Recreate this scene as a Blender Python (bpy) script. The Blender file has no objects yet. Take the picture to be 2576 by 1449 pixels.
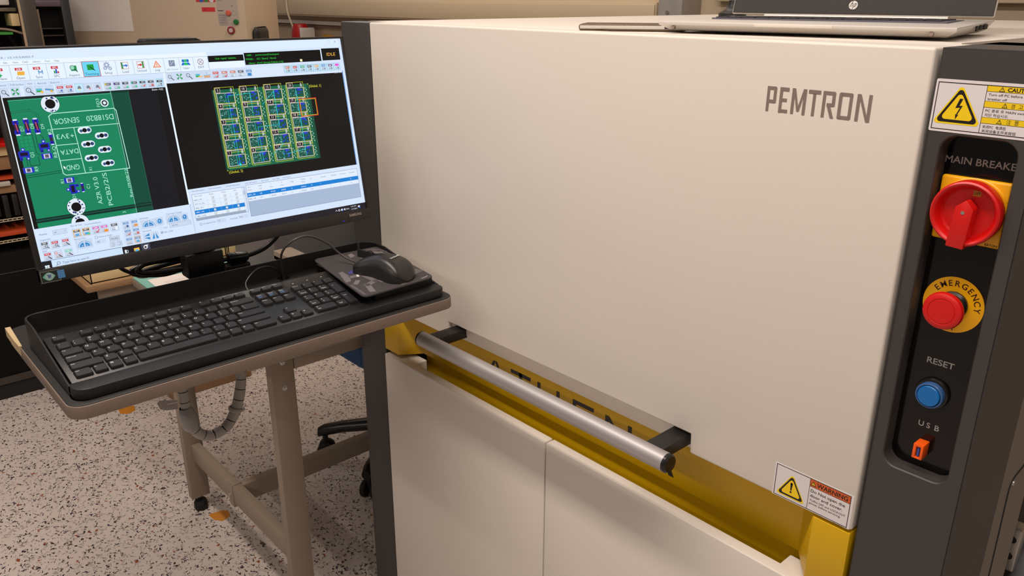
import bpy, bmesh, math, random
from mathutils import Vector, Matrix
from mathutils.geometry import tessellate_polygon
random.seed(7)
S = bpy.context.scene
COL = S.collection
PI = math.pi

# ------------------------------------------------------------------ camera
cd = bpy.data.cameras.new('camera'); cam = bpy.data.objects.new('camera', cd); COL.objects.link(cam)
cd.sensor_fit = 'HORIZONTAL'; cd.sensor_width = 36.0; cd.lens = 28.19; cd.clip_start = 0.02; cd.clip_end = 60
_r = Vector((0.6698, 0.7425, 0.0032)); _d = Vector((0.2552, -0.2262, -0.9401)); _f = Vector((-0.6973, 0.6305, -0.3410))
cam.matrix_world = Matrix(((_r.x, -_d.x, -_f.x, 1.44), (_r.y, -_d.y, -_f.y, -0.85), (_r.z, -_d.z, -_f.z, 1.45), (0, 0, 0, 1)))
S.camera = cam

# ------------------------------------------------------------------ world, lights, exposure
w = bpy.data.worlds.new('room_light'); S.world = w; w.use_nodes = True
w.node_tree.nodes['Background'].inputs['Color'].default_value = (1.0, 0.88, 0.80, 1)
w.node_tree.nodes['Background'].inputs['Strength'].default_value = 0.20
S.view_settings.view_transform = 'Standard'; S.view_settings.look = 'None'
S.view_settings.gamma = 1.0; S.view_settings.use_curve_mapping = False
S.view_settings.exposure = 0.0
def area(name, loc, sx, sy, watts, col=(1.0, 0.87, 0.77), rot=(0, 0, 0)):
    l = bpy.data.lights.new(name, 'AREA'); l.shape = 'RECTANGLE'; l.size = sx; l.size_y = sy
    l.energy = watts; l.color = col
    o = bpy.data.objects.new(name, l); COL.objects.link(o); o.location = loc; o.rotation_euler = rot
    return o
area('ceiling_lamp', (0.75, -0.74, 2.75), 2.8, 0.16, 49)
area('ceiling_lamp', (1.0, -3.0, 2.75), 2.8, 0.16, 32)
area('ceiling_lamp', (-1.2, 0.95, 2.75), 3.6, 0.16, 30)

# ------------------------------------------------------------------ materials
def lin(c):
    out = []
    for v in c:
        v = v / 255.0
        out.append(v / 12.92 if v <= 0.04045 else ((v + 0.055) / 1.055) ** 2.4)
    return tuple(out)
MATS = {}
def mat(name, rgb, rough=0.5, metal=0.0, bump=0.0, bscale=400.0, vary=0.04, spec=0.5, coat=0.0, emit=0.0, aniso=0.0):
    if name in MATS: return MATS[name]
    m = bpy.data.materials.new(name); m.use_nodes = True; nt = m.node_tree; N = nt.nodes; L = nt.links
    b = N['Principled BSDF']; c = lin(rgb)
    b.inputs['Roughness'].default_value = rough; b.inputs['Metallic'].default_value = metal
    b.inputs['Specular IOR Level'].default_value = spec; b.inputs['Coat Weight'].default_value = coat
    b.inputs['Anisotropic'].default_value = aniso
    tc = N.new('ShaderNodeTexCoord'); no = N.new('ShaderNodeTexNoise'); no.inputs['Scale'].default_value = 14.0
    no.inputs['Detail'].default_value = 4.0; L.new(tc.outputs['Object'], no.inputs['Vector'])
    mx = N.new('ShaderNodeMix'); mx.data_type = 'RGBA'
    mx.inputs[6].default_value = tuple(v * (1 - vary) for v in c) + (1,); mx.inputs[7].default_value = tuple(min(1, v * (1 + vary)) for v in c) + (1,)
    L.new(no.outputs['Fac'], mx.inputs[0]); L.new(mx.outputs[2], b.inputs['Base Color'])
    if bump > 0:
        n2 = N.new('ShaderNodeTexNoise'); n2.inputs['Scale'].default_value = bscale; n2.inputs['Detail'].default_value = 2.0
        L.new(tc.outputs['Object'], n2.inputs['Vector'])
        bp = N.new('ShaderNodeBump'); bp.inputs['Strength'].default_value = bump; bp.inputs['Distance'].default_value = 0.002
        L.new(n2.outputs['Fac'], bp.inputs['Height']); L.new(bp.outputs['Normal'], b.inputs['Normal'])
    if emit > 0:
        b.inputs['Emission Color'].default_value = c + (1,); b.inputs['Emission Strength'].default_value = emit
    MATS[name] = m; return m
def print_mat(name, emit=False, rough=0.45, strength=1.0):
    m = bpy.data.materials.new(name); m.use_nodes = True; nt = m.node_tree; N = nt.nodes; L = nt.links
    a = N.new('ShaderNodeAttribute'); a.attribute_name = 'ink'
    b = N['Principled BSDF']; b.inputs['Roughness'].default_value = rough
    if emit:
        b.inputs['Base Color'].default_value = (0.004, 0.004, 0.005, 1); b.inputs['Roughness'].default_value = 0.35
        b.inputs['Specular IOR Level'].default_value = 0.25
        L.new(a.outputs['Color'], b.inputs['Emission Color']); b.inputs['Emission Strength'].default_value = strength
    else:
        L.new(a.outputs['Color'], b.inputs['Base Color'])
    MATS[name] = m; return m
M_white = mat('white_powder_coat', (222, 214, 204), 0.42, bump=0.05, bscale=700, vary=0.01)
M_dark = mat('dark_grey_paint', (61, 57, 55), 0.5, bump=0.06, bscale=600, vary=0.03)
M_side = mat('dark_grey_paint_lit', (122, 112, 102), 0.55, bump=0.06, bscale=600, vary=0.03)  # the dark grey paint again, lightened to put side light into its colour
M_yel = mat('yellow_paint', (208, 164, 0), 0.4, bump=0.03, bscale=600, vary=0.02)
M_alu = mat('brushed_aluminium', (186, 182, 182), 0.50, 0.75, vary=0.02)
M_blk = mat('black_plastic', (26, 24, 23), 0.45, bump=0.08, bscale=900)
M_blk_s = mat('satin_black_plastic', (22, 21, 21), 0.32, vary=0.03)
M_blk_g = mat('gloss_black_panel', (9, 8, 8), 0.12, vary=0.0, spec=0.35)
M_key = mat('keycap_black', (33, 32, 33), 0.42, bump=0.1, bscale=1500)
M_kb = mat('keyboard_black', (27, 26, 27), 0.36, bump=0.05, bscale=1500)
M_tray = mat('tray_black', (20, 19, 19), 0.5, bump=0.1, bscale=900)
M_board = mat('board_edge_brown', (120, 104, 92), 0.6, bump=0.12, bscale=300, vary=0.08)
M_chip = mat('raw_chipboard', (190, 168, 128), 0.9, bump=0.5, bscale=500, vary=0.25)
M_beige = mat('beige_steel_paint', (150, 134, 118), 0.5, bump=0.05, bscale=500, vary=0.03)
M_red = mat('red_plastic', (208, 16, 14), 0.38, vary=0.02)
M_sw_y = mat('switch_yellow', (244, 176, 0), 0.4, vary=0.02)
M_blue = mat('button_blue', (0, 104, 178), 0.3, vary=0.02)
M_blue_t = mat('clear_blue_ring', (58, 96, 150), 0.15, vary=0.02)
M_org = mat('orange_plastic', (244, 92, 12), 0.42, vary=0.02)
M_usb = mat('usb_blue', (46, 72, 150), 0.4)
M_steel = mat('zinc_steel', (190, 186, 180), 0.35, 0.85, vary=0.08)
M_silver = mat('silver_plastic', (214, 208, 200), 0.35, 0.25, vary=0.01)
M_lid = mat('laptop_dark_bezel', (58, 54, 52), 0.55, bump=0.05, bscale=900)
M_wall = mat('wall_beige_paint', (206, 186, 158), 0.7, bump=0.05, bscale=200, vary=0.02)
M_trunk = mat('trunking_beige', (202, 182, 152), 0.5, vary=0.02)
M_mach = mat('machine_cream_paint', (192, 170, 144), 0.5, bump=0.04, bscale=500, vary=0.02)
M_paper = mat('white_paper', (226, 216, 210), 0.8, vary=0.01)
M_pink = mat('pink_paper', (214, 140, 150), 0.8, vary=0.02)
M_teal = mat('teal_esd_mat', (112, 172, 160), 0.6, bump=0.05, bscale=300, vary=0.03)
M_cream = mat('cream_bin_plastic', (222, 196, 146), 0.55, vary=0.03)
M_card = mat('brown_cardboard', (150, 116, 82), 0.8, vary=0.06)
M_cab = mat('pick_machine_black', (11, 10, 10), 0.7, vary=0.05, spec=0.2)
M_frm = mat('anodised_dark_frame', (74, 68, 64), 0.4, 0.4, vary=0.05)
M_galv = mat('galvanised_steel', (172, 166, 160), 0.45, 0.35, vary=0.22)
M_rub = mat('black_rubber', (18, 17, 17), 0.7, vary=0.04)
M_conduit = mat('grey_spiral_conduit', (142, 136, 132), 0.35, vary=0.04)
M_cable = mat('black_cable', (20, 19, 18), 0.38, vary=0.03)
M_mcable = mat('grey_mouse_cable', (66, 60, 56), 0.45, vary=0.03)
M_wcable = mat('white_cable', (214, 198, 170), 0.5, vary=0.02)
M_chair = mat('blue_fabric', (62, 96, 140), 0.9, bump=0.3, bscale=900, vary=0.08)
M_green = mat('green_feeder_rail', (60, 150, 60), 0.5, vary=0.1)
M_orange_s = mat('orange_feeder_strip', (196, 72, 30), 0.6, vary=0.15)
M_hose = mat('grey_hose', (120, 122, 126), 0.5, vary=0.05)
M_screen_off = mat('dark_glass', (30, 28, 27), 0.25)
M_print = print_mat('printed_ink')
M_scr = print_mat('screen_image', True, strength=1.0)
M_chrome = mat('chrome', (220, 218, 214), 0.12, 1.0, vary=0.0)
M_case = mat('smoky_phone_case', (104, 84, 62), 0.25, vary=0.05)
M_tape = mat('orange_tape_scrap', (206, 132, 36), 0.6, vary=0.15)

def floor_material():
    m = bpy.data.materials.new('speckled_vinyl'); m.use_nodes = True; nt = m.node_tree; N = nt.nodes; L = nt.links
    b = N['Principled BSDF']; b.inputs['Roughness'].default_value = 0.45
    tc = N.new('ShaderNodeTexCoord')
    base = N.new('ShaderNodeMix'); base.data_type = 'RGBA'
    nz = N.new('ShaderNodeTexNoise'); nz.inputs['Scale'].default_value = 5.0; L.new(tc.outputs['Object'], nz.inputs['Vector'])
    base.inputs[6].default_value = lin((208, 196, 188)) + (1,); base.inputs[7].default_value = lin((222, 211, 203)) + (1,)
    L.new(nz.outputs['Fac'], base.inputs[0])
    cur = base.outputs[2]
    layers = [(62, 0.5, 1.5, 0.27, 0.42, (184, 173, 168)), (58, 2.3, 1.7, 0.25, 0.40, (172, 160, 153)),
              (50, 0.9, 2.2, 0.23, 0.42, (62, 52, 50)), (64, 2.6, 1.9, 0.21, 0.30, (54, 46, 46)),
              (46, 1.6, 1.6, 0.17, 0.22, (74, 58, 84)), (40, 0.2, 1.4, 0.16, 0.10, (150, 74, 48))]
    for i, (sc, rot, st, rad, keep, rgb) in enumerate(layers):
        mp = N.new('ShaderNodeMapping'); mp.inputs['Rotation'].default_value = (0, 0, rot)
        mp.inputs['Scale'].default_value = (sc, sc * st, 1); mp.inputs['Location'].default_value = (i * 3.7, i * 1.9, 0)
        dn = N.new('ShaderNodeTexNoise'); dn.inputs['Scale'].default_value = 90.0; dn.inputs['Detail'].default_value = 1.0
        L.new(tc.outputs['Object'], dn.inputs['Vector'])
        ad = N.new('ShaderNodeMixRGB'); ad.blend_type = 'LINEAR_LIGHT'; ad.inputs['Fac'].default_value = 0.012
        L.new(tc.outputs['Object'], ad.inputs['Color1']); L.new(dn.outputs['Color'], ad.inputs['Color2'])
        L.new(ad.outputs['Color'], mp.inputs['Vector'])
        v = N.new('ShaderNodeTexVoronoi'); v.voronoi_dimensions = '2D'; v.inputs['Scale'].default_value = 1.0
        L.new(mp.outputs['Vector'], v.inputs['Vector'])
        sx = N.new('ShaderNodeSeparateColor'); L.new(v.outputs['Color'], sx.inputs['Color'])
        rr = N.new('ShaderNodeMath'); rr.operation = 'MULTIPLY_ADD'; rr.inputs[1].default_value = rad * 0.9; rr.inputs[2].default_value = rad * 0.4
        L.new(sx.outputs['Green'], rr.inputs[0])
        lt = N.new('ShaderNodeMath'); lt.operation = 'LESS_THAN'; L.new(v.outputs['Distance'], lt.inputs[0]); L.new(rr.outputs[0], lt.inputs[1])
        kp = N.new('ShaderNodeMath'); kp.operation = 'LESS_THAN'; kp.inputs[1].default_value = keep; L.new(sx.outputs['Red'], kp.inputs[0])
        an = N.new('ShaderNodeMath'); an.operation = 'MULTIPLY'; L.new(lt.outputs[0], an.inputs[0]); L.new(kp.outputs[0], an.inputs[1])
        mx = N.new('ShaderNodeMix'); mx.data_type = 'RGBA'; L.new(an.outputs[0], mx.inputs[0]); L.new(cur, mx.inputs[6])
        mx.inputs[7].default_value = lin(rgb) + (1,); cur = mx.outputs[2]
    L.new(cur, b.inputs['Base Color'])
    return m
M_floor = floor_material()

# ------------------------------------------------------------------ geometry helpers
class G:
    def __init__(s): s.bm = bmesh.new()
    def add(s, t, mx=None):
        if mx is not None: bmesh.ops.transform(t, matrix=mx, verts=t.verts)
        me = bpy.data.meshes.new('tmp'); t.to_mesh(me); t.free(); s.bm.from_mesh(me); bpy.data.meshes.remove(me); return s
    def box(s, x0, x1, y0, y1, z0, z1, b=0.0, seg=2, mx=None):
        t = bmesh.new(); bmesh.ops.create_cube(t, size=1)
        for v in t.verts: v.co = Vector(((x0 + x1) / 2 + v.co.x * (x1 - x0), (y0 + y1) / 2 + v.co.y * (y1 - y0), (z0 + z1) / 2 + v.co.z * (z1 - z0)))
        if b > 0: bmesh.ops.bevel(t, geom=t.edges[:] , offset=b, segments=seg, affect='EDGES', profile=0.5)
        return s.add(t, mx)
    def prism(s, pts, ax, a, c, b=0.0, seg=2, mx=None):
        # polygon in the two other axes (x,y / x,z / y,z order), extruded along ax from a to c
        t = bmesh.new()
        def P(p, h):
            return {'x': (h, p[0], p[1]), 'y': (p[0], h, p[1]), 'z': (p[0], p[1], h)}[ax]
        lo = [t.verts.new(P(p, a)) for p in pts]; hi = [t.verts.new(P(p, c)) for p in pts]
        n = len(pts)
        t.faces.new(lo); t.faces.new(hi[::-1])
        for i in range(n): t.faces.new((lo[i], hi[i], hi[(i + 1) % n], lo[(i + 1) % n]))
        bmesh.ops.recalc_face_normals(t, faces=t.faces)
        if b > 0: bmesh.ops.bevel(t, geom=t.edges[:], offset=b, segments=seg, affect='EDGES', profile=0.5)
        return s.add(t, mx)
    def lathe(s, prof, c, ax=(0, 0, 1), n=32, mx=None):
        # prof: (radius, height) along ax from centre c
        t = bmesh.new(); az = Vector(ax).normalized(); u = az.orthogonal().normalized(); v = az.cross(u); c = Vector(c)
        rings = []
        for r, h in prof:
            if r < 1e-6: rings.append([t.verts.new(c + az * h)])
            else: rings.append([t.verts.new(c + az * h + (u * math.cos(2 * PI * k / n) + v * math.sin(2 * PI * k / n)) * r) for k in range(n)])
        for A, B in zip(rings, rings[1:]):
            for k in range(n):
                k2 = (k + 1) % n
                if len(A) == 1 and len(B) == 1: break
                if len(A) == 1: t.faces.new((A[0], B[k], B[k2]))
                elif len(B) == 1: t.faces.new((A[k], B[0], A[k2]))
                else: t.faces.new((A[k], B[k], B[k2], A[k2]))
        bmesh.ops.recalc_face_normals(t, faces=t.faces)
        return s.add(t, mx)
    def cyl(s, p0, p1, r, n=24, r1=None, ch=0.0):
        p0 = Vector(p0); p1 = Vector(p1); h = (p1 - p0).length; r1 = r if r1 is None else r1
        pr = [(0, 0), (r - ch, 0), (r, ch), (r1, h - ch), (r1 - ch, h), (0, h)] if ch > 0 else [(0, 0), (r, 0), (r1, h), (0, h)]
        return s.lathe(pr, p0, p1 - p0, n)
    def tube(s, pts, r, n=10, smooth=6):
        P = [Vector(p) for p in pts]
        if smooth and len(P) > 2:
            Q = []
            for i in range(len(P) - 1):
                a = P[max(i - 1, 0)]; b = P[i]; c = P[i + 1]; d = P[min(i + 2, len(P) - 1)]
                for k in range(smooth):
                    u = k / smooth
                    Q.append(0.5 * ((2 * b) + (c - a) * u + (2 * a - 5 * b + 4 * c - d) * u * u + (3 * b - a - 3 * c + d) * u ** 3))
            Q.append(P[-1]); P = Q
        t = bmesh.new(); nrm = None; rings = []
        for i, p in enumerate(P):
            d = (P[min(i + 1, len(P) - 1)] - P[max(i - 1, 0)]).normalized()
            nrm = d.orthogonal().normalized() if nrm is None else (nrm - d * nrm.dot(d)).normalized()
            bn = d.cross(nrm)
            rings.append([t.verts.new(p + (nrm * math.cos(2 * PI * k / n) + bn * math.sin(2 * PI * k / n)) * r) for k in range(n)])
        for A, B in zip(rings, rings[1:]):
            for k in range(n): t.faces.new((A[k], B[k], B[(k + 1) % n], A[(k + 1) % n]))
        t.faces.new(rings[0][::-1]); t.faces.new(rings[-1])
        bmesh.ops.recalc_face_normals(t, faces=t.faces)
        return s.add(t)
    def sphere(s, c, rx, ry, rz, mx=None, n=24):
        t = bmesh.new(); bmesh.ops.create_uvsphere(t, u_segments=n, v_segments=n // 2, radius=1)
        for v in t.verts: v.co = Vector((c[0] + v.co.x * rx, c[1] + v.co.y * ry, c[2] + v.co.z * rz))
        return s.add(t, mx)

WL = {}
def wloc(o): return WL.get(o.name, Vector((0, 0, 0)))
def finish(me, m, angle=35):
    for mm in (m if isinstance(m, (list, tuple)) else [m]): me.materials.append(mm)
    me.polygons.foreach_set('use_smooth', [True] * len(me.polygons))
    me.set_sharp_from_angle(angle=math.radians(angle)); me.update()
def obj(name, g, m, parent=None, label=None, cat=None, group=None, kind=None, origin=None, angle=35):
    """one mesh object; coordinates of g are world coordinates"""
    if origin is None:
        if parent is not None: origin = wloc(parent)
        else:
            vs = [v.co for v in g.bm.verts]
            origin = Vector(((min(v.x for v in vs) + max(v.x for v in vs)) / 2, (min(v.y for v in vs) + max(v.y for v in vs)) / 2, min(v.z for v in vs)))
    origin = Vector(origin)
    bmesh.ops.transform(g.bm, matrix=Matrix.Translation(-origin), verts=g.bm.verts)
    me = bpy.data.meshes.new(name); g.bm.to_mesh(me); g.bm.free(); finish(me, m, angle)
    o = bpy.data.objects.new(name, me); COL.objects.link(o); WL[o.name] = origin
    if parent is not None:
        o.parent = parent; o.location = origin - wloc(parent)
    else: o.location = origin
    tag(o, label, cat, group, kind); return o
def tag(o, label=None, cat=None, group=None, kind=None):
    if label: o['label'] = label
    if cat: o['category'] = cat
    if group: o['group'] = group
    if kind: o['kind'] = kind
def thing(name, loc, label, cat, group=None):
    o = bpy.data.objects.new(name, None); o.empty_display_size = 0.05; COL.objects.link(o); o.location = loc
    WL[o.name] = Vector(loc); tag(o, label, cat, group); return o

# ------------------------------------------------------------------ flat print
_TX = {}
def text_tris(s, bold=0.0):
    k = (s, bold)
    if k not in _TX:
        cu = bpy.data.curves.new('lettering', 'FONT'); cu.body = s; cu.resolution_u = 3; cu.offset = bold
        o = bpy.data.objects.new('lettering', cu); me = o.to_mesh()
        vs = [(v.co.x, v.co.y) for v in me.vertices]; fs = [tuple(p.vertices) for p in me.polygons]
        o.to_mesh_clear(); bpy.data.objects.remove(o); bpy.data.curves.remove(cu)
        _TX[k] = (vs, fs)
    return _TX[k]
class Canvas:
    """coloured flat shapes on a plane: O + U*x*s + V*y*s; V may point down the page"""
    def __init__(s, O, U, V, N, sc=1.0, eps=0.00005, base=0.0001):
        s.O = Vector(O); s.U = Vector(U); s.V = Vector(V); s.N = Vector(N); s.sc = sc; s.eps = eps; s.base = base
        s.v = []; s.f = []; s.c = []; s.up = 1
    def P(s, x, y, l): return s.O + s.U * (x * s.sc) + s.V * (y * s.sc) + s.N * (s.base + l * s.eps)
    def poly(s, pts, col, l=0):
        col = lin(col) + (1,)
        if len(pts) > 4:
            tr = tessellate_polygon([[Vector((p[0], p[1], 0)) for p in pts]])
            b = len(s.v); s.v += [s.P(p[0], p[1], l) for p in pts]
            for t in tr: s.f.append(tuple(b + i for i in t)); s.c.append(col)
        else:
            b = len(s.v); s.v += [s.P(p[0], p[1], l) for p in pts]; s.f.append(tuple(range(b, b + len(pts)))); s.c.append(col)
    def rect(s, x0, y0, x1, y1, col, l=0): s.poly([(x0, y0), (x1, y0), (x1, y1), (x0, y1)], col, l)
    def frame(s, x0, y0, x1, y1, t, col, l=0):
        s.rect(x0, y0, x1, y0 + t, col, l); s.rect(x0, y1 - t, x1, y1, col, l)
        s.rect(x0, y0 + t, x0 + t, y1 - t, col, l); s.rect(x1 - t, y0 + t, x1, y1 - t, col, l)
    def line(s, pts, t, col, l=0):
        for (ax, ay), (bx, by) in zip(pts, pts[1:]):
            d = math.hypot(bx - ax, by - ay) or 1; nx = -(by - ay) / d * t / 2; ny = (bx - ax) / d * t / 2
            ex = (bx - ax) / d * t / 2; ey = (by - ay) / d * t / 2
            s.poly([(ax - ex + nx, ay - ey + ny), (bx + ex + nx, by + ey + ny), (bx + ex - nx, by + ey - ny), (ax - ex - nx, ay - ey - ny)], col, l)
    def disc(s, x, y, r, col, l=0, n=20, ry=None):
        ry = r if ry is None else ry
        s.poly([(x + r * math.cos(2 * PI * k / n), y + ry * math.sin(2 * PI * k / n)) for k in range(n)], col, l)
    def ring(s, x, y, r, t, col, l=0, n=28, a0=0.0, a1=2 * PI):
        for k in range(n):
            a = a0 + (a1 - a0) * k / n; b = a0 + (a1 - a0) * (k + 1) / n
            s.poly([(x + r * math.cos(a), y + r * math.sin(a)), (x + r * math.cos(b), y + r * math.sin(b)),
                    (x + (r - t) * math.cos(b), y + (r - t) * math.sin(b)), (x + (r - t) * math.cos(a), y + (r - t) * math.sin(a))], col, l)
    def text(s, st, x, y, h, col, al='l', rot=0.0, l=1, bold=0.0, w=None):
        """h: cap height; (x, y): left/centre/right end of the line at half cap height; rot in degrees"""
        vs, fs = text_tris(st, bold)
        if not fs: return
        x0 = min(v[0] for v in vs); x1 = max(v[0] for v in vs)
        k = h / 0.70; kx = k if w is None else w / (x1 - x0)
        sh = {'l': 0, 'c': (x1 - x0) / 2, 'r': x1 - x0}[al]
        ca = math.cos(math.radians(rot)); sa = math.sin(math.radians(rot))
        b = len(s.v); c = lin(col) + (1,)
        for vx, vy in vs:
            px = (vx - x0 - sh) * kx; py = (vy * k - h / 2)
            qx = px * ca - py * sa; qy = px * sa + py * ca
            s.v.append(s.P(x + qx, y + qy * s.up, l))
        for f in fs: s.f.append(tuple(b + i for i in f)); s.c.append(c)
    def build(s, name, m, parent, label=None):
        og = wloc(parent); me = bpy.data.meshes.new(name)
        me.from_pydata([tuple(p - og) for p in s.v], [], s.f)
        at = me.color_attributes.new('ink', 'FLOAT_COLOR', 'CORNER'); buf = []
        for p, c in zip(me.polygons, s.c): buf += list(c) * p.loop_total
        at.data.foreach_set('color', buf); me.materials.append(m); me.update()
        o = bpy.data.objects.new(name, me); COL.objects.link(o); o.parent = parent; WL[o.name] = og
        if label: o['label'] = label
        return o
X, Y, Z = Vector((1, 0, 0)), Vector((0, 1, 0)), Vector((0, 0, 1))

# ================================================================== SETTING
obj('floor', G().box(-7.5, 4.5, -5.5, 1.9, -0.05, 0.0), M_floor, kind='structure')
obj('wall_back', G().box(-7.5, 4.5, 1.8, 1.95, 0.0, 2.9), M_wall, kind='structure')
# beige cable trunking along the wall, with its lid line and lower strips
tr = obj('trim_1', G().box(-7.0, -0.585, 1.715, 1.8, 1.336, 1.4335, 0.003), M_trunk, kind='structure')
obj('trunking_lid', G().box(-7.0, -0.59, 1.708, 1.7165, 1.345, 1.425, 0.002), M_trunk, tr)
obj('trim_2', G().box(-7.0, -1.2, 1.77, 1.8, 1.285, 1.308, 0.002), M_white, kind='structure')
obj('trim_3', G().box(-7.0, -1.2, 1.775, 1.8, 1.266, 1.281, 0.002), mat('trim_brown', (120, 96, 78), 0.6), kind='structure')  # plain dark brown strip just below the white one
obj('trim_4', G().box(-0.36, 2.6, 1.76, 1.8, 1.438, 1.70, 0.004), M_trunk, kind='structure')
gp = G().box(-0.55, -0.442, 1.68, 1.80, 0.0, 2.9, 0.004)
post = obj('wall_post', gp, M_galv, label='dull galvanised steel post on the back wall beside the beige trunking', cat='post')
gb = G()
gb.cyl((-0.505, 1.6805, 1.40), (-0.505, 1.676, 1.40), 0.007, 12)
obj('bolt', gb, M_steel, post)

# ================================================================== INSPECTION MACHINE
mc = thing('inspection_machine', (0.61, 0.6, 0), 'large cream and dark grey inspection machine with yellow band and long tube handle', 'machine')
obj('left_pillar', G().box(0.0, 0.0995, 0.0, 0.05, 0.03, 1.405, 0.003), M_dark, mc)
obj('body', G().box(0.004, 1.10, 0.062, 1.25, 0.06, 1.385), M_dark, mc)
obj('top_cover', G().box(0.003, 1.116, 0.052, 1.25, 1.386, 1.4045, 0.003), M_white, mc)
# upper door: slab with a hand notch cut from its lower edge
ud = [(0.1027, 0.8435), (0.1027, 1.4052), (1.1134, 1.4052), (1.1134, 0.8435), (0.8755, 0.8435), (0.8745, 0.8735), (0.3215, 0.8735), (0.3205, 0.8435)]
door = obj('upper_door', G().prism(ud, 'y', 0.0, 0.05, 0.003, 3), M_white, mc)
obj('notch_lining', G().prism([(0.0095, 0.880), (0.0095, 0.8565), (0.020, 0.8385), (0.024, 0.8385), (0.024, 0.880)], 'x', 0.3218, 0.8742), M_white, door)
# lettering PEMTRON
cv = Canvas((0.9365, 0, 1.3270), X, Z, -Y, 0.1225, 0.00005, 0.00015)
LC = (132, 118, 110)
_ln = [0]
def st(pts): _ln[0] = (_ln[0] + 1) % 7; cv.poly(pts, LC, _ln[0])
Hh = 0.0283 / 0.1225
def lx(a): return (a - 255) / 2135.0
a = lx
# P
t = 0.030; v = 0.032
def bar(x0, x1, y0, y1): st([(x0, y0 * Hh), (x1, y0 * Hh), (x1, y1 * Hh), (x0, y1 * Hh)])
x0, x1 = lx(255), lx(468); bar(x0, x0 + t, 0, 1); bar(x0 + t, x1 - 0.008, .86, 1); bar(x0 + t, x1 - 0.008, .34, .48); bar(x1 - t, x1, .37, .97)
x0, x1 = lx(538), lx(735); bar(x0, x0 + t, 0, 1); bar(x0 + t, x1, .86, 1); bar(x0 + t, x1 - 0.015, .43, .57); bar(x0 + t, x1, 0, .14)
x0, x1 = lx(800), lx(1108); bar(x0, x0 + t, 0, 1); bar(x1 - t, x1, 0, 1); mxm = (x0 + x1) / 2
st([(x0 + t * .4, Hh), (x0 + t * 1.1, Hh), (mxm + 0.012, .12 * Hh), (mxm - 0.012, .12 * Hh)]); st([(x1 - t * 1.1, Hh), (x1 - t * .4, Hh), (mxm + 0.012, .12 * Hh), (mxm - 0.012, .12 * Hh)])
x0, x1 = lx(1145), lx(1395); mxm = (x0 + x1) / 2; bar(x0, x1, .86, 1); bar(mxm - t / 2, mxm + t / 2, 0, .86)
x0, x1 = lx(1440), lx(1695); bar(x0, x0 + t, 0, 1); bar(x0 + t, x1 - 0.008, .86, 1); bar(x0 + t + .014, x1 - 0.008, .43, .56); bar(x1 - t, x1, .46, .97)
st([(x0 + t + .012, .5 * Hh), (x0 + t + .044, .5 * Hh), (x1 + 0.002, 0), (x1 - 0.03, 0)])
x0, x1 = lx(1762), lx(2030); bar(x0, x0 + t, .03, .97); bar(x1 - t, x1, .03, .97); bar(x0 + .008, x1 - .008, .86, 1); bar(x0 + .008, x1 - .008, 0, .14)
x0, x1 = lx(2108), lx(2390); bar(x0, x0 + t, 0, 1); bar(x1 - t, x1, 0, 1); st([(x0 + t * .3, Hh), (x0 + t * 1.1, Hh), (x1 - t * .3, 0), (x1 - t * 1.1, 0)])
cv.build('logo_lettering', M_print, door)

# caution triangle used on both stickers
def tri_sign(c, cx, cy, wdt, hgt, mark, l=1):
    def rtri(k, col, l):
        pts = []; A = [(cx, cy + hgt * 0.62 * k), (cx - wdt * .5 * k, cy - hgt * .38 * k), (cx + wdt * .5 * k, cy - hgt * .38 * k)]
        g = (sum(p[0] for p in A) / 3, sum(p[1] for p in A) / 3); r = wdt * 0.07
        for i, p in enumerate(A):
            d0 = math.atan2(A[i - 1][1] - p[1], A[i - 1][0] - p[0]); d1 = math.atan2(A[(i + 1) % 3][1] - p[1], A[(i + 1) % 3][0] - p[0])
            n0 = d0 + PI / 2; n1 = d1 - PI / 2
            q = (p[0] + (g[0] - p[0]) * .12, p[1] + (g[1] - p[1]) * .12)
            sp = ((n1 - n0 + PI) % (2 * PI)) - PI
            # outward arc
            am = math.atan2(p[1] - g[1], p[0] - g[0])
            for j in range(6):
                an = am + (0.5 - j / 5.0) * -1 * (2 * PI / 3); pts.append((q[0] + r * math.cos(an), q[1] + r * math.sin(an)))
        c.poly(pts, col, l)
    rtri(1.0, (246, 214, 20), l); rtri(0.86, (24, 16, 14), l + 1); rtri(0.62, (246, 208, 16), l + 2)
    if mark == '!':
        c.poly([(cx - wdt * .045, cy + hgt * .26), (cx + wdt * .045, cy + hgt * .26), (cx + wdt * .022, cy - hgt * .06), (cx - wdt * .022, cy - hgt * .06)], (24, 16, 14), l + 3)
        c.disc(cx, cy + hgt * .26, wdt * .045, (24, 16, 14), l + 3); c.disc(cx, cy - hgt * .13, wdt * .04, (24, 16, 14), l + 3)
    elif mark == 'f':
        k = wdt
        P = [(.0, .26), (.075, .26), (.015, .09), (.09, .10), (-.005, -.13), (.03, -.115), (-.035, -.24), (-.045, -.10), (-.03, -.12), (.035, .05), (-.07, .03)]
        c.poly([(cx + p[0] * k, cy + p[1] * k) for p in P], (24, 16, 14), l + 3)
    else:
        c.text('!', cx, cy - hgt * .02, hgt * .36, (24, 16, 14), 'c', l=l + 3)
def small_tri(c, cx, cy, h, l=2):
    w = h * 1.15
    c.poly([(cx, cy + h * .5), (cx - w / 2, cy - h * .5), (cx + w / 2, cy - h * .5)], (40, 30, 10), l)
    c.poly([(cx, cy + h * .28), (cx - w * .33, cy - h * .36), (cx + w * .33, cy - h * .36)], (240, 206, 30), l + 1)
    c.rect(cx - h * .05, cy - h * .1, cx + h * .05, cy + h * .16, (40, 30, 10), l + 2); c.rect(cx - h * .05, cy - h * .28, cx + h * .05, cy - h * .18, (40, 30, 10), l + 2)
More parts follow.
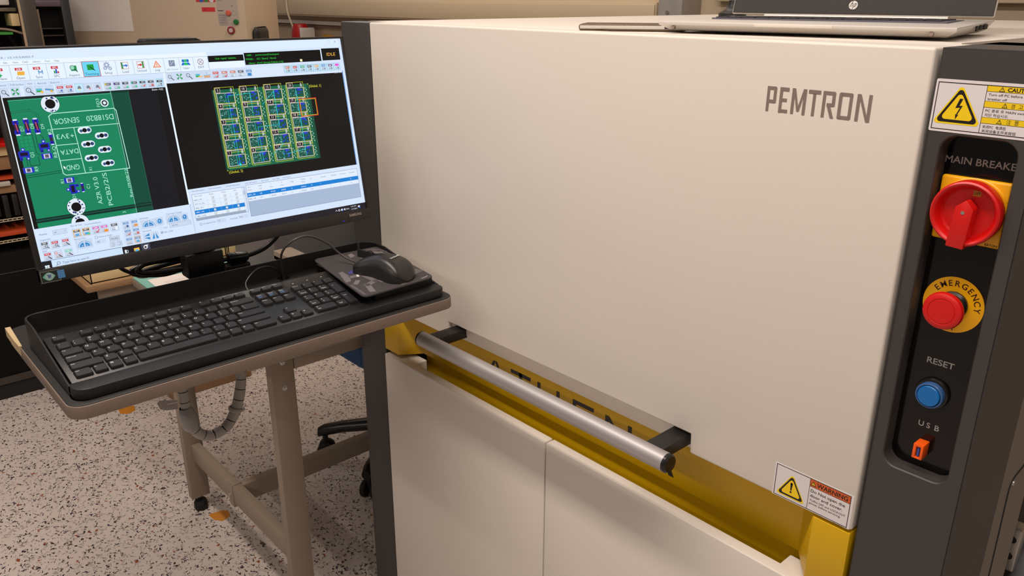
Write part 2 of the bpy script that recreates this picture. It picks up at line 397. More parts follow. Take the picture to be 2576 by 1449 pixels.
# warning sticker on the door
INK = (44, 26, 26)
ws = obj('warning_sticker', G().box(1.0065, 1.1105, -0.0004, 0.0002, 0.8442, 0.8910), mat('sticker_white', (226, 220, 222), 0.45, vary=0.0), mc)
c = Canvas((0, -0.0004, 0), X, Z, -Y, 1.0)
c.frame(1.0085, 0.8452, 1.1075, 0.8900, 0.0009, INK, 0); c.rect(1.0545, 0.8452, 1.0551, 0.8900, INK, 0)
c.rect(1.0551, 0.8792, 1.1066, 0.8891, (204, 92, 36), 1); c.rect(1.0551, 0.8788, 1.1066, 0.8793, INK, 1)
tri_sign(c, 1.0315, 0.8620, 0.036, 0.031, '!')
small_tri(c, 1.0592, 0.8841, 0.0064, 2)
c.text('WARNING', 1.0638, 0.8841, 0.0058, (40, 16, 14), l=2, bold=0.02, w=0.0400)
c.text('Do Not open the', 1.0570, 0.8735, 0.0040, INK, w=0.0445, l=2, bold=0.006); c.text('door and cover.', 1.0570, 0.8668, 0.0040, INK, w=0.0420, l=2, bold=0.006)
c.text('TURN OFF and LOCKOUT', 1.0570, 0.8602, 0.0028, INK, w=0.0465, l=2); c.text('power before servicing.', 1.0570, 0.8560, 0.0028, INK, w=0.0410, l=2)
c.text('WL-1204 E', 1.0900, 0.8447, 0.0008, (120, 110, 116), w=0.012, l=2)
c.build('lettering', M_print, ws)
# yellow band behind the handle
yb = [(0.0977, 0.0), (0.1455, 0.0), (0.1760, 0.044), (1.0320, 0.044), (1.0650, 0.0), (1.1128, 0.0), (1.1128, 0.058), (0.0977, 0.058)]
gy = G().prism(yb, 'z', 0.7445, 0.8385, 0.0012, 2)
gy.box(0.17, 1.04, 0.0445, 0.0575, 0.837, 0.872)
gy.prism([(0.044, 0.7530), (0.054, 0.7440), (0.054, 0.700), (0.060, 0.700), (0.060, 0.7530)], 'x', 0.172, 1.036)
yband = obj('yellow_band', gy, M_yel, mc)
c = Canvas((0, 0.044, 0), X, Z, -Y, 1.0)
BK = (26, 16, 8); cz0, cz1 = 0.7575, 0.8085; sw = 0.0082
def vb(x, w=sw): c.rect(x, cz0, x + w, cz1, BK)
def aletter(xa, xb):
    xm = (xa + xb) / 2
    c.poly([(xa, cz0), (xa + .0105, cz0), (xm + .001, cz1), (xm - .0055, cz1)], BK); c.poly([(xb - .0105, cz0), (xb, cz0), (xm + .0055, cz1), (xm - .001, cz1)], BK, 1)
    c.rect(xa + .014, cz0 + .012, xb - .014, cz0 + .019, BK)
aletter(0.3735, 0.4375)
c.rect(0.4488, cz1 - .0075, 0.5020, cz1, BK); vb(0.4713)
vb(0.5195); vb(0.5670); c.rect(0.5195, 0.779, 0.575, 0.786, BK, 1)
vb(0.6065); c.rect(0.6065, cz1 - .0075, 0.6550, cz1, BK, 1); c.rect(0.6065, cz0, 0.6556, cz0 + .0075, BK, 1); c.rect(0.6065, 0.7795, 0.651, 0.7865, BK, 1)
vb(0.6803); vb(0.7285); c.poly([(0.6803, cz1), (0.689, cz1), (0.7367, cz0), (0.728, cz0)], BK, 1)
aletter(0.7589, 0.8229)
c.build('athena_lettering', M_print, yband)
# lower doors with a notched top ledge
for pts in ([(0.1045, -0.007), (0.5918, -0.007), (0.5918, 0.0135), (0.192, 0.0135), (0.192, 0.040), (0.1045, 0.040)],
            [(0.5945, -0.007), (1.1120, -0.007), (1.1120, 0.040), (1.0243, 0.040), (1.0243, 0.0135), (0.5945, 0.0135)]):
    obj('lower_door', G().prism(pts, 'z', 0.12, 0.7370, 0.0022, 3), M_white, mc)
obj('plinth', G().box(0.02, 1.2, 0.03, 1.2, 0.0, 0.10), M_blk, mc)
# tube handle
hd = obj('handle_bar', G().cyl((0.3285, -0.066, 0.860), (0.8850, -0.066, 0.860), 0.0138, 40), M_alu, mc)
obj('end_cap', G().lathe([(0, 0), (0.0138, 0), (0.0138, .004), (0.0115, .0068), (0, .0072)], (0.885, -0.066, 0.86), X, 36), M_blk_s, hd)
obj('end_cap', G().lathe([(0, 0), (0.0138, 0), (0.0138, .004), (0.0115, .0068), (0, .0072)], (0.3285, -0.066, 0.86), -X, 36), M_blk_s, hd)
for x0, x1 in ((0.3346, 0.3632), (0.8400, 0.8702)):
    obj('handle_bracket', G().box(x0, x1, -0.062, 0.012, 0.8515, 0.8690, 0.0014), M_blk, mc)
# right column: front plate with a rounded opening, walls, top, sides
cx0, cx1, czb, czt, yf = 1.1180, 1.2188, 0.03, 1.4055, 0.0025
def rrect(x0, x1, z0, z1, r, n=8):
    out = []
    for (qx, qz, a0) in ((x1 - r, z1 - r, 0), (x0 + r, z1 - r, PI / 2), (x0 + r, z0 + r, PI), (x1 - r, z0 + r, 1.5 * PI)):
        for k in range(n + 1): out.append((qx + r * math.cos(a0 + PI / 2 * k / n), qz + r * math.sin(a0 + PI / 2 * k / n)))
    return out
g = G(); t_ = g.bm
outer = [(cx0, czb), (cx1, czb), (cx1, czt), (cx0, czt)]
loops = [(rrect(1.1312, 1.2036, 0.9475, 1.3245, 0.0165), yf), (rrect(1.1324, 1.2024, 0.9487, 1.3233, 0.0155), yf + 0.0014), (rrect(1.1332, 1.2018, 0.9500, 1.3220, 0.0150), yf + 0.021)]
tess = tessellate_polygon([[Vector((p[0], p[1], 0)) for p in outer], [Vector((p[0], p[1], 0)) for p in loops[0][0]]])
allv = [t_.verts.new((p[0], yf, p[1])) for p in outer + loops[0][0]]
for f in tess:
    try: t_.faces.new([allv[i] for i in f])
    except ValueError: pass
prev = allv[4:]
for lp, yy in loops[1:]:
    nv = [t_.verts.new((p[0], yy, p[1])) for p in lp]
    for k in range(len(nv)): t_.faces.new((prev[k], prev[(k + 1) % len(nv)], nv[(k + 1) % len(nv)], nv[k]))
    prev = nv
ov = allv[:4]; bv = [t_.verts.new((p[0], 0.16, p[1])) for p in outer]
for k in range(4): t_.faces.new((ov[k], ov[(k + 1) % 4], bv[(k + 1) % 4], bv[k]))
bmesh.ops.recalc_face_normals(t_, faces=t_.faces)
edges = [e for e in t_.edges if all(v in ov for v in e.verts)]
bmesh.ops.bevel(t_, geom=edges, offset=0.0022, segments=2, affect='EDGES')
colm = obj('right_column', g, M_dark, mc)
YP = yf + 0.0195
panel = obj('control_panel', G().box(1.131, 1.204, YP, YP + 0.004, 0.947, 1.325), M_blk_g, mc)
c = Canvas((0, YP, 0), X, Z, -Y, 1.0, base=0.00012)
GR = (150, 146, 142)
c.text('MAIN BREAKER', 1.1328, 1.2975, 0.0070, GR, w=0.0722, bold=0.012)
c.build('lettering', M_print, panel)
c = Canvas((0, YP, 0), X, Z, -Y, 1.0, base=0.00012); c.text('RESET', 1.1527, 1.0798, 0.0067, GR, w=0.0282, bold=0.016); c.build('lettering', M_print, panel)
c = Canvas((0, YP, 0), X, Z, -Y, 1.0, base=0.00012)
for s_, xx in (('U', 1.1566), ('S', 1.1652), ('B', 1.1740)): c.text(s_, xx, 1.0035, 0.0065, GR, bold=0.016)
c.build('lettering', M_print, panel)
# main breaker switch
sw_ = obj('main_switch', G().box(1.1350, 1.2003, YP - 0.0075, YP, 1.2165, 1.2825, 0.0025, 3), M_sw_y, mc)
scx, scz = 1.1685, 1.2500
obj('collar', G().lathe([(0.0335, 0), (0.0335, .0012), (0.0325, .0020), (0.030, .0020), (0.030, .0)], (scx, YP - 0.0073, scz), -Y, 48), M_sw_y, sw_)
obj('rotary_dish', G().lathe([(0.0300, 0.0), (0.0325, .006), (0.0328, .016), (0.0322, .0185), (0.0305, .0198), (0.0288, .0190), (0.0272, .0165), (0.0255, .0085), (0.0235, .0068), (0, .0068)], (scx, YP - 0.0075, scz), -Y, 56), M_red, sw_)
lev = [(-0.0085, -0.0345), (0.0085, -0.0345), (0.0085, 0.0065), (0.0, 0.0150), (-0.0085, 0.0065)]
ang = math.radians(-4)
lev = [(scx + p[0] * math.cos(ang) - p[1] * math.sin(ang), scz + p[0] * math.sin(ang) + p[1] * math.cos(ang)) for p in lev]
kn = obj('lever', G().prism(lev, 'y', YP - 0.0295, YP - 0.0130, 0.0012, 2), M_red, sw_)
obj('screw', G().cyl((scx - 0.0002, YP - 0.0288, scz + 0.002), (scx - 0.0002, YP - 0.0298, scz + 0.002), 0.0018, 12), M_steel, sw_)
c = Canvas((0, YP - 0.0143, 0), X, Z, -Y, 1.0)
c.rect(scx + 0.0010, scz + 0.0170, scx + 0.0082, scz + 0.0225, (186, 128, 20), 0); c.text('OFF', scx + 0.0046, scz + 0.0200, 0.0026, (90, 40, 10), 'c', l=1, bold=0.02)
c.O = Vector((0, YP - 0.0075, 0))
c.text('EATON', 1.1870, 1.2195, 0.0024, (60, 40, 8), w=0.0110, bold=0.02); c.rect(1.1960, 1.2560, 1.1965, 1.2640, (150, 100, 0), 0)
c.build('lettering', M_print, sw_)
# emergency stop
ecx, ecz = 1.1672, 1.1475
es = obj('emergency_stop', G().lathe([(0, 0), (0.0303, 0), (0.0303, .0008), (0, .0008)], (ecx, YP, ecz), -Y, 56), M_sw_y, mc)
obj('collar', G().lathe([(0.0150, 0), (0.0150, .003), (0.0128, .0055), (0.0118, .018), (0.0150, .021), (0, .021)], (ecx, YP - .0008, ecz), -Y, 36), M_blk_s, es)
obj('mushroom_head', G().lathe([(0.0120, 0), (0.0185, .0015), (0.0199, .0040), (0.0199, .0065), (0.0190, .0090), (0.0170, .0103), (0.0140, .0106), (0.0136, .0100), (0.0128, .0100), (0.0124, .0107), (0, .0110)], (ecx, YP - .0205, ecz), -Y, 48), M_red, es)
c = Canvas((0, YP - .0008, 0), X, Z, -Y, 1.0)
for i, ch in enumerate('EMERGENCY'):
    a_ = math.radians(70 + 70 - i * 17.5); c.text(ch, ecx + 0.0238 * math.cos(a_), ecz + 0.0238 * math.sin(a_), 0.0062, (60, 24, 10), 'c', math.degrees(a_) - 90, bold=0.012)
for i, ch in enumerate('STOP'):
    a_ = math.radians(226 + i * 18.5); c.text(ch, ecx + 0.0248 * math.cos(a_), ecz + 0.0248 * math.sin(a_), 0.0060, (60, 24, 10), 'c', math.degrees(a_) - 270, bold=0.012)
c.build('lettering', M_print, es)
# reset button
rs = obj('reset_button', G().lathe([(0.0178, 0), (0.0178, .003), (0.0168, .0045), (0.0148, .0048), (0.0148, .002)], (1.1650, YP, 1.0430), -Y, 40), M_blk_s, mc)
obj('clear_ring', G().lathe([(0.0146, .001), (0.0146, .0105), (0.0138, .0115), (0.0126, .0115), (0.0126, .004), (0, .004)], (1.1650, YP, 1.0430), -Y, 40), M_blue_t, rs)
obj('blue_cap', G().lathe([(0.0118, .003), (0.0118, .0120), (0.0110, .0130), (0, .0130)], (1.1650, YP, 1.0430), -Y, 40), M_blue, rs)
# usb socket
gu = G(); ux0, ux1, uz0, uz1, uy = 1.1613, 1.1722, 0.9672, 0.9850, YP - 0.0165
gu.box(ux0, ux0 + .0032, uy, YP, uz0, uz1, .0006); gu.box(ux1 - .0028, ux1, uy, YP, uz0, uz1, .0006)
gu.box(ux0 + .0025, ux1 - .002, uy, YP, uz1 - .0030, uz1, .0006); gu.box(ux0 + .0025, ux1 - .002, uy, YP, uz0, uz0 + .0022, .0006)
us = obj('usb_socket', gu, M_org, mc)
obj('usb_tongue', G().box(ux0 + .0046, ux1 - .0040, uy + .0012, YP, uz0 + .0030, uz1 - .0042), M_usb, us)
obj('usb_shell', G().box(ux0 + .0032, ux1 - .0028, uy + .0045, YP, uz0 + .0022, uz1 - .0030), M_steel, us)
# caution sticker on the column
cs = obj('caution_sticker', G().prism(rrect(1.1186, 1.2166, 1.3262, 1.3766, 0.0016, 4), 'y', yf - 0.0004, yf), MATS['sticker_white'], mc)
c = Canvas((0, yf - 0.0004, 0), X, Z, -Y, 1.0)
c.frame(1.1206, 1.3284, 1.2146, 1.3738, 0.0008, INK, 0); c.rect(1.1648, 1.3284, 1.1653, 1.3738, INK, 0)
YL = (240, 204, 18)
for zt, zb in ((1.3730, 1.3681), (1.3588, 1.3534), (1.3438, 1.3385)):
    c.rect(1.1653, zb, 1.2138, zt, YL, 1); c.rect(1.1653, zb - .0003, 1.2138, zb, INK, 1); c.rect(1.1653, zt, 1.2138, zt + .0003, INK, 1)
tri_sign(c, 1.1430, 1.3487, 0.0400, 0.0340, 'f')
small_tri(c, 1.1780, 1.3706, 0.0046, 2); small_tri(c, 1.1830, 1.3561, 0.0044, 2); small_tri(c, 1.1810, 1.3411, 0.0044, 2)
c.text('CAUTION', 1.1827, 1.3705, 0.0035, (30, 22, 6), l=2, bold=0.03, w=0.0235)
c.text('\uacbd  \uace0', 1.1882, 1.3559, 0.0032, (40, 26, 8), l=2, w=0.0100); c.text('\u6ce8  \u610f', 1.1870, 1.3411, 0.0036, (70, 54, 10), l=2, w=0.0105)
c.text('Turn off PC before main', 1.1672, 1.3652, 0.0022, INK, l=2, w=0.0370); c.text('breaker off', 1.1672, 1.3612, 0.0022, INK, l=2, w=0.0165)
c.text('PC \uc885\ub8cc \ud6c4 MAIN switch\ub97c', 1.1672, 1.3503, 0.0022, INK, l=2, w=0.0400); c.text('\ucc28\ub2e8 \ud558\uc2ed\uc2dc\uc624.', 1.1672, 1.3463, 0.0022, INK, l=2, w=0.0205)
c.text('\u5173\u95edPC  \u7535\u6e90\u540e', 1.1672, 1.3352, 0.0023, INK, l=2, w=0.0205); c.text('\u5173\u95ed\u8bbe\u5907\u4e3b\u5f00\u5173\u6309\u94ae', 1.1672, 1.3312, 0.0023, INK, l=2, w=0.0295)
c.build('lettering', M_print, cs)
# right side panel with seam, opening and screw
gs = G().box(1.10, 1.2186, 0.10, 0.2885, 0.03, 1.4055); gs.box(1.2120, 1.2186, 0.2885, 1.25, 0.8150, 1.4055); gs.box(1.2120, 1.2186, 0.2885, 1.25, 0.03, 0.42)
gs.box(1.10, 1.2186, 0.2885, 1.25, 1.395, 1.4055)
side = obj('side_panel', gs, M_side, mc)
obj('seam', G().tube([(1.2188, 0.40, 0.905), (1.2188, 0.2429, 0.8836), (1.2188, 0.2085, 0.8790), (1.2188, 0.1985, 0.868), (1.2188, 0.1990, 0.84), (1.2188, 0.2050, 0.7293), (1.2188, 0.2050, 0.60)], 0.0011, 6, 6), M_rub, side)
obj('screw', G().lathe([(0.004, 0), (0.0036, .0015), (0, .002)], (1.2186, 0.2115, 0.8705), X, 14), M_steel, side)
obj('conveyor_rail', G().box(1.155, 1.19, 0.49, 0.52, 0.560, 0.640, 0.002), M_steel, mc)
gh = G()
for zz in (0.6195, 0.5880): gh.cyl((1.1790, 0.4902, zz), (1.1790, 0.4885, zz), 0.0062, 16)
obj('rail_hole', gh, M_rub, mc)
obj('air_hose', G().tube([(1.19, 0.56, 0.40), (1.192, 0.51, 0.50), (1.20, 0.55, 0.60), (1.20, 0.72, 0.64)], 0.014, 12), M_hose, mc)
# signal tower foot on the roof
sg = obj('signal_tower', G().lathe([(0.0330, 0), (0.0330, .0105), (0.0300, .0125), (0.0230, .0155), (0.0170, .0200), (0.0135, .0262), (0.0118, .033), (0.0108, .0400), (0, .0400)], (0.268, 0.93, 1.4045), Z, 40), M_blk, mc)
obj('pole', G().cyl((0.268, 0.93, 1.4440), (0.268, 0.93, 1.72), 0.0058, 18), M_chrome, sg)

# ================================================================== ON TOP OF THE MACHINE
ZT = 1.4048
lp = thing('laptop', (0.90, 0.22, ZT), 'open silver laptop with dark lid on top of the inspection machine', 'laptop')
la = math.radians(10.5)
LM = Matrix.Translation((0.7200, 0.0683, ZT)) @ Matrix.Rotation(la, 4, 'Z')   # local: x along the front edge, y to the back
LW, LD = 0.3665, 0.2520
g = G()
t = bmesh.new()
prof = [(0.012, 0.0045), (0.0, 0.0110), (0.0, 0.0150), (LD, 0.0185), (LD, 0.0045), (LD - 0.02, 0.0025), (0.03, 0.0025)]
g.prism(prof, 'x', 0.0, LW, 0.0012, 2)
for v in g.bm.verts:        # undercut sides
    k = max(0.0, (0.010 - v.co.z) / 0.010)
    v.co.x += (LW / 2 - v.co.x) / (LW / 2) * 0.020 * k
bmesh.ops.transform(g.bm, matrix=LM, verts=g.bm.verts)
base_o = obj('base', g, M_silver, lp)
g = G(); g.box(0.135, 0.232, -0.0008, 0.004, 0.0108, 0.0145, 0.0006); bmesh.ops.transform(g.bm, matrix=LM, verts=g.bm.verts); obj('finger_notch', g, M_white, lp)
for xx in (0.021, LW - 0.026):
    g = G(); g.cyl((xx, 0.006, 0.0068), (xx, 0.0012, 0.0078), 0.0024, 14); bmesh.ops.transform(g.bm, matrix=LM, verts=g.bm.verts); obj('screw', g, mat('dull_screw', (140, 118, 108), 0.5, 0.3), lp)
for yy in (0.03, 0.215):
    for xx in (0.07, LW - 0.09):
        g = G(); g.box(xx, xx + 0.04, yy, yy + 0.008, 0.0, 0.003, 0.001); bmesh.ops.transform(g.bm, matrix=LM, verts=g.bm.verts); obj('rubber_foot', g, M_rub, lp)
g = G(); g.box(0.03, LW - 0.03, 0.105, 0.215, 0.0165, 0.0186); bmesh.ops.transform(g.bm, matrix=LM, verts=g.bm.verts)
kbd = obj('keyboard_deck', g, mat('laptop_key_grey', (96, 92, 104), 0.5), lp)
g = G()
for r in range(5):
    for q in range(15):
        g.box(0.034 + q * 0.0198, 0.034 + q * 0.0198 + 0.0165, 0.110 + r * 0.0205, 0.110 + r * 0.0205 + 0.0165, 0.0185, 0.0199)
bmesh.ops.transform(g.bm, matrix=LM, verts=g.bm.verts); obj('laptop_keys', g, mat('laptop_key_dark', (48, 46, 52), 0.5), kbd, kind='stuff')
g = G(); g.box(LW - 0.001, LW + 0.0006, 0.120, 0.136, 0.0078, 0.0135); g.box(LW - 0.001, LW + 0.0006, 0.145, 0.165, 0.0085, 0.014); g.box(LW - 0.001, LW + 0.0006, 0.175, 0.20, 0.0085, 0.0145)
bmesh.ops.transform(g.bm, matrix=LM, verts=g.bm.verts); obj('side_ports', g, M_rub, lp)
lt = math.radians(-17)
LL = LM @ Matrix.Translation((0, LD - 0.008, 0.0185)) @ Matrix.Rotation(lt, 4, 'X')
g = G(); g.box(0.0, LW, 0.0, 0.0055, 0.004, 0.248, 0.002); bmesh.ops.transform(g.bm, matrix=LL, verts=g.bm.verts); lid = obj('lid', g, M_silver, lp)
g = G(); g.box(0.0015, LW - 0.0015, -0.0010, 0.001, 0.005, 0.246, 0.0008); bmesh.ops.transform(g.bm, matrix=LL, verts=g.bm.verts); obj('bezel', g, M_lid, lid)
g = G(); g.box(0.014, LW - 0.014, -0.0013, 0.0, 0.034, 0.236); bmesh.ops.transform(g.bm, matrix=LL, verts=g.bm.verts); obj('dark_screen', g, M_screen_off, lid)
g = G(); g.cyl((0.055, 0, 0), (LW - 0.055, 0, 0), 0.0042, 14); bmesh.ops.transform(g.bm, matrix=LL, verts=g.bm.verts); obj('hinge', g, M_silver, lid)
R3 = LL.to_3x3(); LO = LL @ Vector((LW * 0.5, -0.0011, 0.0178))
c = Canvas(LO, R3 @ X, R3 @ Z, R3 @ -Y, 1.0)
c.disc(0, 0, 0.0062, (226, 220, 216), 0, 32)
def hps(pts): c.poly([(x * 0.0062, y * 0.0062) for x, y in pts], (52, 46, 44), 1)
def slant(x, y0, y1, w=0.16): hps([(x + y0 * .36, y0), (x + w + y0 * .36, y0), (x + w + y1 * .36, y1), (x + y1 * .36, y1)])
slant(-.62, -.42, .98); slant(-.22, -.42, .30); hps([(-.52, .30), (-.12, .30), (-.05, .44), (-.48, .44)])
slant(.16, -.98, .44); slant(.50, -.36, .36); hps([(.24, .30), (.66, .30), (.60, .44), (.30, .44)]); hps([(.06, -.42), (.40, -.42), (.50, -.28), (.10, -.28)])
c.build('round_logo', M_print, lid)
# phone in a smoky case
pa = math.radians(35)
PM = Matrix.Translation((0.6040, 0.0330, ZT)) @ Matrix.Rotation(pa, 4, 'Z')
ph = thing('smartphone', (0.62, 0.10, ZT), 'smartphone in a smoky brown case lying beside the silver laptop', 'phone')
g = G(); g.box(0, 0.150, 0.0, 0.072, 0.0002, 0.0095, 0.0035, 3); bmesh.ops.transform(g.bm, matrix=PM, verts=g.bm.verts); obj('case', g, M_case, ph)
g = G(); g.box(0.002, 0.148, -0.0006, 0.003, 0.0030, 0.0072, 0.0008); bmesh.ops.transform(g.bm, matrix=PM, verts=g.bm.verts); obj('side_frame', g, M_silver, ph)
g = G(); g.box(0.004, 0.146, 0.004, 0.068, 0.0090, 0.0098); bmesh.ops.transform(g.bm, matrix=PM, verts=g.bm.verts); obj('glass', g, M_screen_off, ph)
g = G(); g.box(0.122, 0.145, -0.0012, 0.002, 0.0036, 0.0068, 0.0008); bmesh.ops.transform(g.bm, matrix=PM, verts=g.bm.verts); obj('button', g, M_blk_s, ph)
g = G()
g.box(-0.0006, 0.002, 0.030, 0.041, 0.0034, 0.0066, .0006); g.box(-0.0006, 0.002, 0.012, 0.023, 0.0040, 0.0062, .0006); g.cyl((-0.0006, 0.056, 0.005), (0.002, 0.056, 0.005), 0.002, 12)
bmesh.ops.transform(g.bm, matrix=PM, verts=g.bm.verts); obj('port', g, M_rub, ph)

# ================================================================== SHELF BOARD, TRAY, KEYBOARD, MOUSE
BZ0, BZ1 = 0.9535, 0.9725
def rrxy(x0, x1, y0, y1, r, n=6): return rrect(x0, x1, y0, y1, r, n)
bd = thing('shelf_board', (0.26, -0.36, BZ0), 'worn brown-edged board on the bench arm carrying the black keyboard tray', 'shelf')
obj('board', G().prism(rrxy(0.087, 0.4295, -0.6655, -0.066, 0.022), 'z', BZ0 + 0.001, BZ1, 0.0015), mat('board_top_black', (30, 28, 27), 0.6), bd)
lo = rrxy(0.0855, 0.4310, -0.6670, -0.0645, 0.0235)
obj('edge_band', G().prism(lo, 'z', BZ0, BZ1 - 0.0012, 0.0012), M_board, bd)
obj('chipped_edge', G().prism([(0.0853, -0.6672), (0.150, -0.6685), (0.178, -0.6678), (0.178, -0.664), (0.0853, -0.660)], 'z', BZ0 + 0.006, BZ1 + 0.001), M_chip, bd, label='raw chipped corner of the board edge')
g = G()
for yy in (-0.10, -0.02): pass
g.box(-0.075, 0.30, -0.150, -0.110, 0.9335, 0.9535, 0.002); g.box(-0.075, -0.035, -0.150, -0.110, 0.7455, 0.945, 0.002)
obj('support_arm', g, M_beige, bd)

TF, TL0, TL1 = 0.9895, 0.9880, 0.9725
ty = thing('keyboard_tray', (0.30, -0.366, BZ1), 'black plastic tray with raised rim holding the keyboard and the mouse mat', 'tray')
tx0, tx1, ty0, ty1 = 0.1780, 0.4185, -0.6570, -0.0760
g = G(); t = g.bm
# floor with a round cable hole
hole = [(0.1960 + 0.0105 * math.cos(2 * PI * k / 28), -0.2615 + 0.0105 * math.sin(2 * PI * k / 28)) for k in range(28)]
fo = rrxy(tx0, tx1, ty0, ty1, 0.020)
for zz in (TF - 0.010, TL1):
    vs = [t.verts.new((p[0], p[1], zz)) for p in fo + hole]
    for f in tessellate_polygon([[Vector((p[0], p[1], 0)) for p in fo], [Vector((p[0], p[1], 0)) for p in hole]]):
        try: t.faces.new([vs[i] for i in f])
        except ValueError: pass
bmesh.ops.recalc_face_normals(t, faces=t.faces)
g.box(tx0 + 0.002, 0.2400, ty0 + 0.004, -0.2800, TF - 0.012, TF); g.box(tx0 + 0.002, 0.2400, -0.2430, ty1 - 0.004, TF - 0.012, TF)
g.box(0.2085, 0.2400, -0.2800, -0.2430, TF - 0.012, TF); g.box(tx0 + 0.002, 0.1835, -0.2800, -0.2430, TF - 0.012, TF)
for k in range(28):       # annulus between the hole and its square at rim-floor height
    p, q = hole[k], hole[(k + 1) % 28]
    a_, b_ = t.verts.new((p[0], p[1], TF)), t.verts.new((q[0], q[1], TF)); a2, b2 = t.verts.new((p[0], p[1], TF - .017)), t.verts.new((q[0], q[1], TF - .017))
    t.faces.new((a_, b_, b2, a2))
    def sq(p):
        dx, dy = p[0] - 0.1960, p[1] + 0.2615; m_ = max(abs(dx) / 0.0125, abs(dy) / 0.0185); return (0.1960 + dx / m_, -0.2615 + dy / m_)
    s1, s2 = sq(p), sq(q); c_, d_ = t.verts.new((s1[0], s1[1], TF)), t.verts.new((s2[0], s2[1], TF)); t.faces.new((a_, b_, d_, c_))
# front ledge (solid), rising 0.9725 -> 0.988
fl = [(0.3880, ty0 + .001), (tx1 - 0.020, ty0 + .001)]
fl = [(0.3880, ty0 + .0012)] + [(tx1 - 0.020 + 0.020 * math.sin(PI / 2 * k / 6), ty0 + .0012 + 0.020 - 0.020 * math.cos(PI / 2 * k / 6)) for k in range(7)] + [(tx1 - 0.014 + 0.014 * math.cos(PI / 2 * k / 6), ty1 - .0012 - 0.014 + 0.014 * math.sin(PI / 2 * k / 6)) for k in range(7)] + [(0.3880, ty1 - .0012)]
g.prism(fl, 'z', TL1, TL0, 0.0016, 3)
g.box(0.352, 0.389, -0.2020, ty1 - .003, TL1, TL0 - 0.0005); 
# rim: rear wall and sloping side walls
def rimz(x): return 1.0185 if x < 0.236 else max(TL0 - 0.001, 1.0185 - (x - 0.236) * 0.190)
path = [(0.396, ty0)] + [(0.396 - 0.02 * k, ty0) for k in range(1, 10)] + [(tx0 + 0.020 - 0.020 * math.sin(PI / 2 * k / 8), ty0 + 0.020 - 0.020 * math.cos(PI / 2 * k / 8)) for k in range(9)]
path += [(tx0, -0.60 + k * 0.05) for k in range(11)] + [(tx0 + 0.030 - 0.030 * math.cos(PI / 2 * k / 8), ty1 - 0.030 + 0.030 * math.sin(PI / 2 * k / 8)) for k in range(9)] + [(0.216 + 0.02 * k, ty1) for k in range(1, 9)] + [(0.396, ty1)]
rows = []
for i, p in enumerate(path):
    a_ = Vector(path[max(i - 1, 0)]); b_ = Vector(path[min(i + 1, len(path) - 1)]); d_ = (b_ - a_).normalized(); n_ = Vector((-d_.y, d_.x))
    zt = rimz(p[0]); wi = 0.0030
    q = Vector(p)
    # outward side is on the left of travel -> decide by distance to centre
    ctr = Vector((0.29, -0.3665))
    if (q + n_ - ctr).length < (q - n_ - ctr).length: n_ = -n_
    o_ = q; i_ = q - n_ * wi
    rows.append([t.verts.new((o_.x, o_.y, TL1)), t.verts.new((o_.x, o_.y, zt - .0006)), t.verts.new((o_.x - n_.x * .0007, o_.y - n_.y * .0007, zt)), t.verts.new((i_.x + n_.x * .0007, i_.y + n_.y * .0007, zt)), t.verts.new((i_.x, i_.y, zt - .0006)), t.verts.new((i_.x - n_.x * .001, i_.y - n_.y * .001, TL1 + .006))])
for A, B in zip(rows, rows[1:]):
    for k in range(5): t.faces.new((A[k], B[k], B[k + 1], A[k + 1]))
tray_o = obj('tray_shell', g, M_tray, ty)
obj('mouse_platform', G().box(0.196, 0.388, -0.1975, -0.0835, TF - 0.003, 1.0000), M_tray, ty)

# keyboard, tilted by its rear feet
KT = math.radians(9.7)
KX, KZ = 0.3720, 0.9870
KM = Matrix(((-math.cos(KT), 0, math.sin(KT), KX), (0, 1, 0, 0), (math.sin(KT), 0, math.cos(KT), KZ), (0, 0, 0, 1)))   # local x = up the slope, y = right, z = out
kb = thing('keyboard', (0.31, -0.43, TF), 'full size black keyboard with white legends lying in the black tray', 'keyboard')
ky0, ky1 = -0.6500, -0.2060
g = G(); t = bmesh.new()
g.prism([(-0.0125, 0.0), (0.1160, 0.0), (0.1175, -0.0015), (0.1175, -0.012), (0.1140, -0.0135), (-0.0110, -0.0070), (-0.0125, -0.0020)], 'y', ky0, ky1, 0.0010, 2)
kflip = Matrix(((-math.cos(KT), 0, math.sin(KT), KX), (0, 1, 0, 0), (math.sin(KT), 0, math.cos(KT), KZ), (0, 0, 0, 1)))
bmesh.ops.transform(g.bm, matrix=KM, verts=g.bm.verts); bmesh.ops.recalc_face_normals(g.bm, faces=g.bm.faces)
obj('body', g, M_kb, kb)
for yy in (-0.60, -0.27):
    g = G(); g.box(0.098, 0.108, yy, yy + 0.03, -0.0200, -0.0120, 0.001); bmesh.ops.transform(g.bm, matrix=KM, verts=g.bm.verts); obj('foot', g, M_rub, kb)
U_ = 0.0187
KW = Vector((KX, 0, KZ))
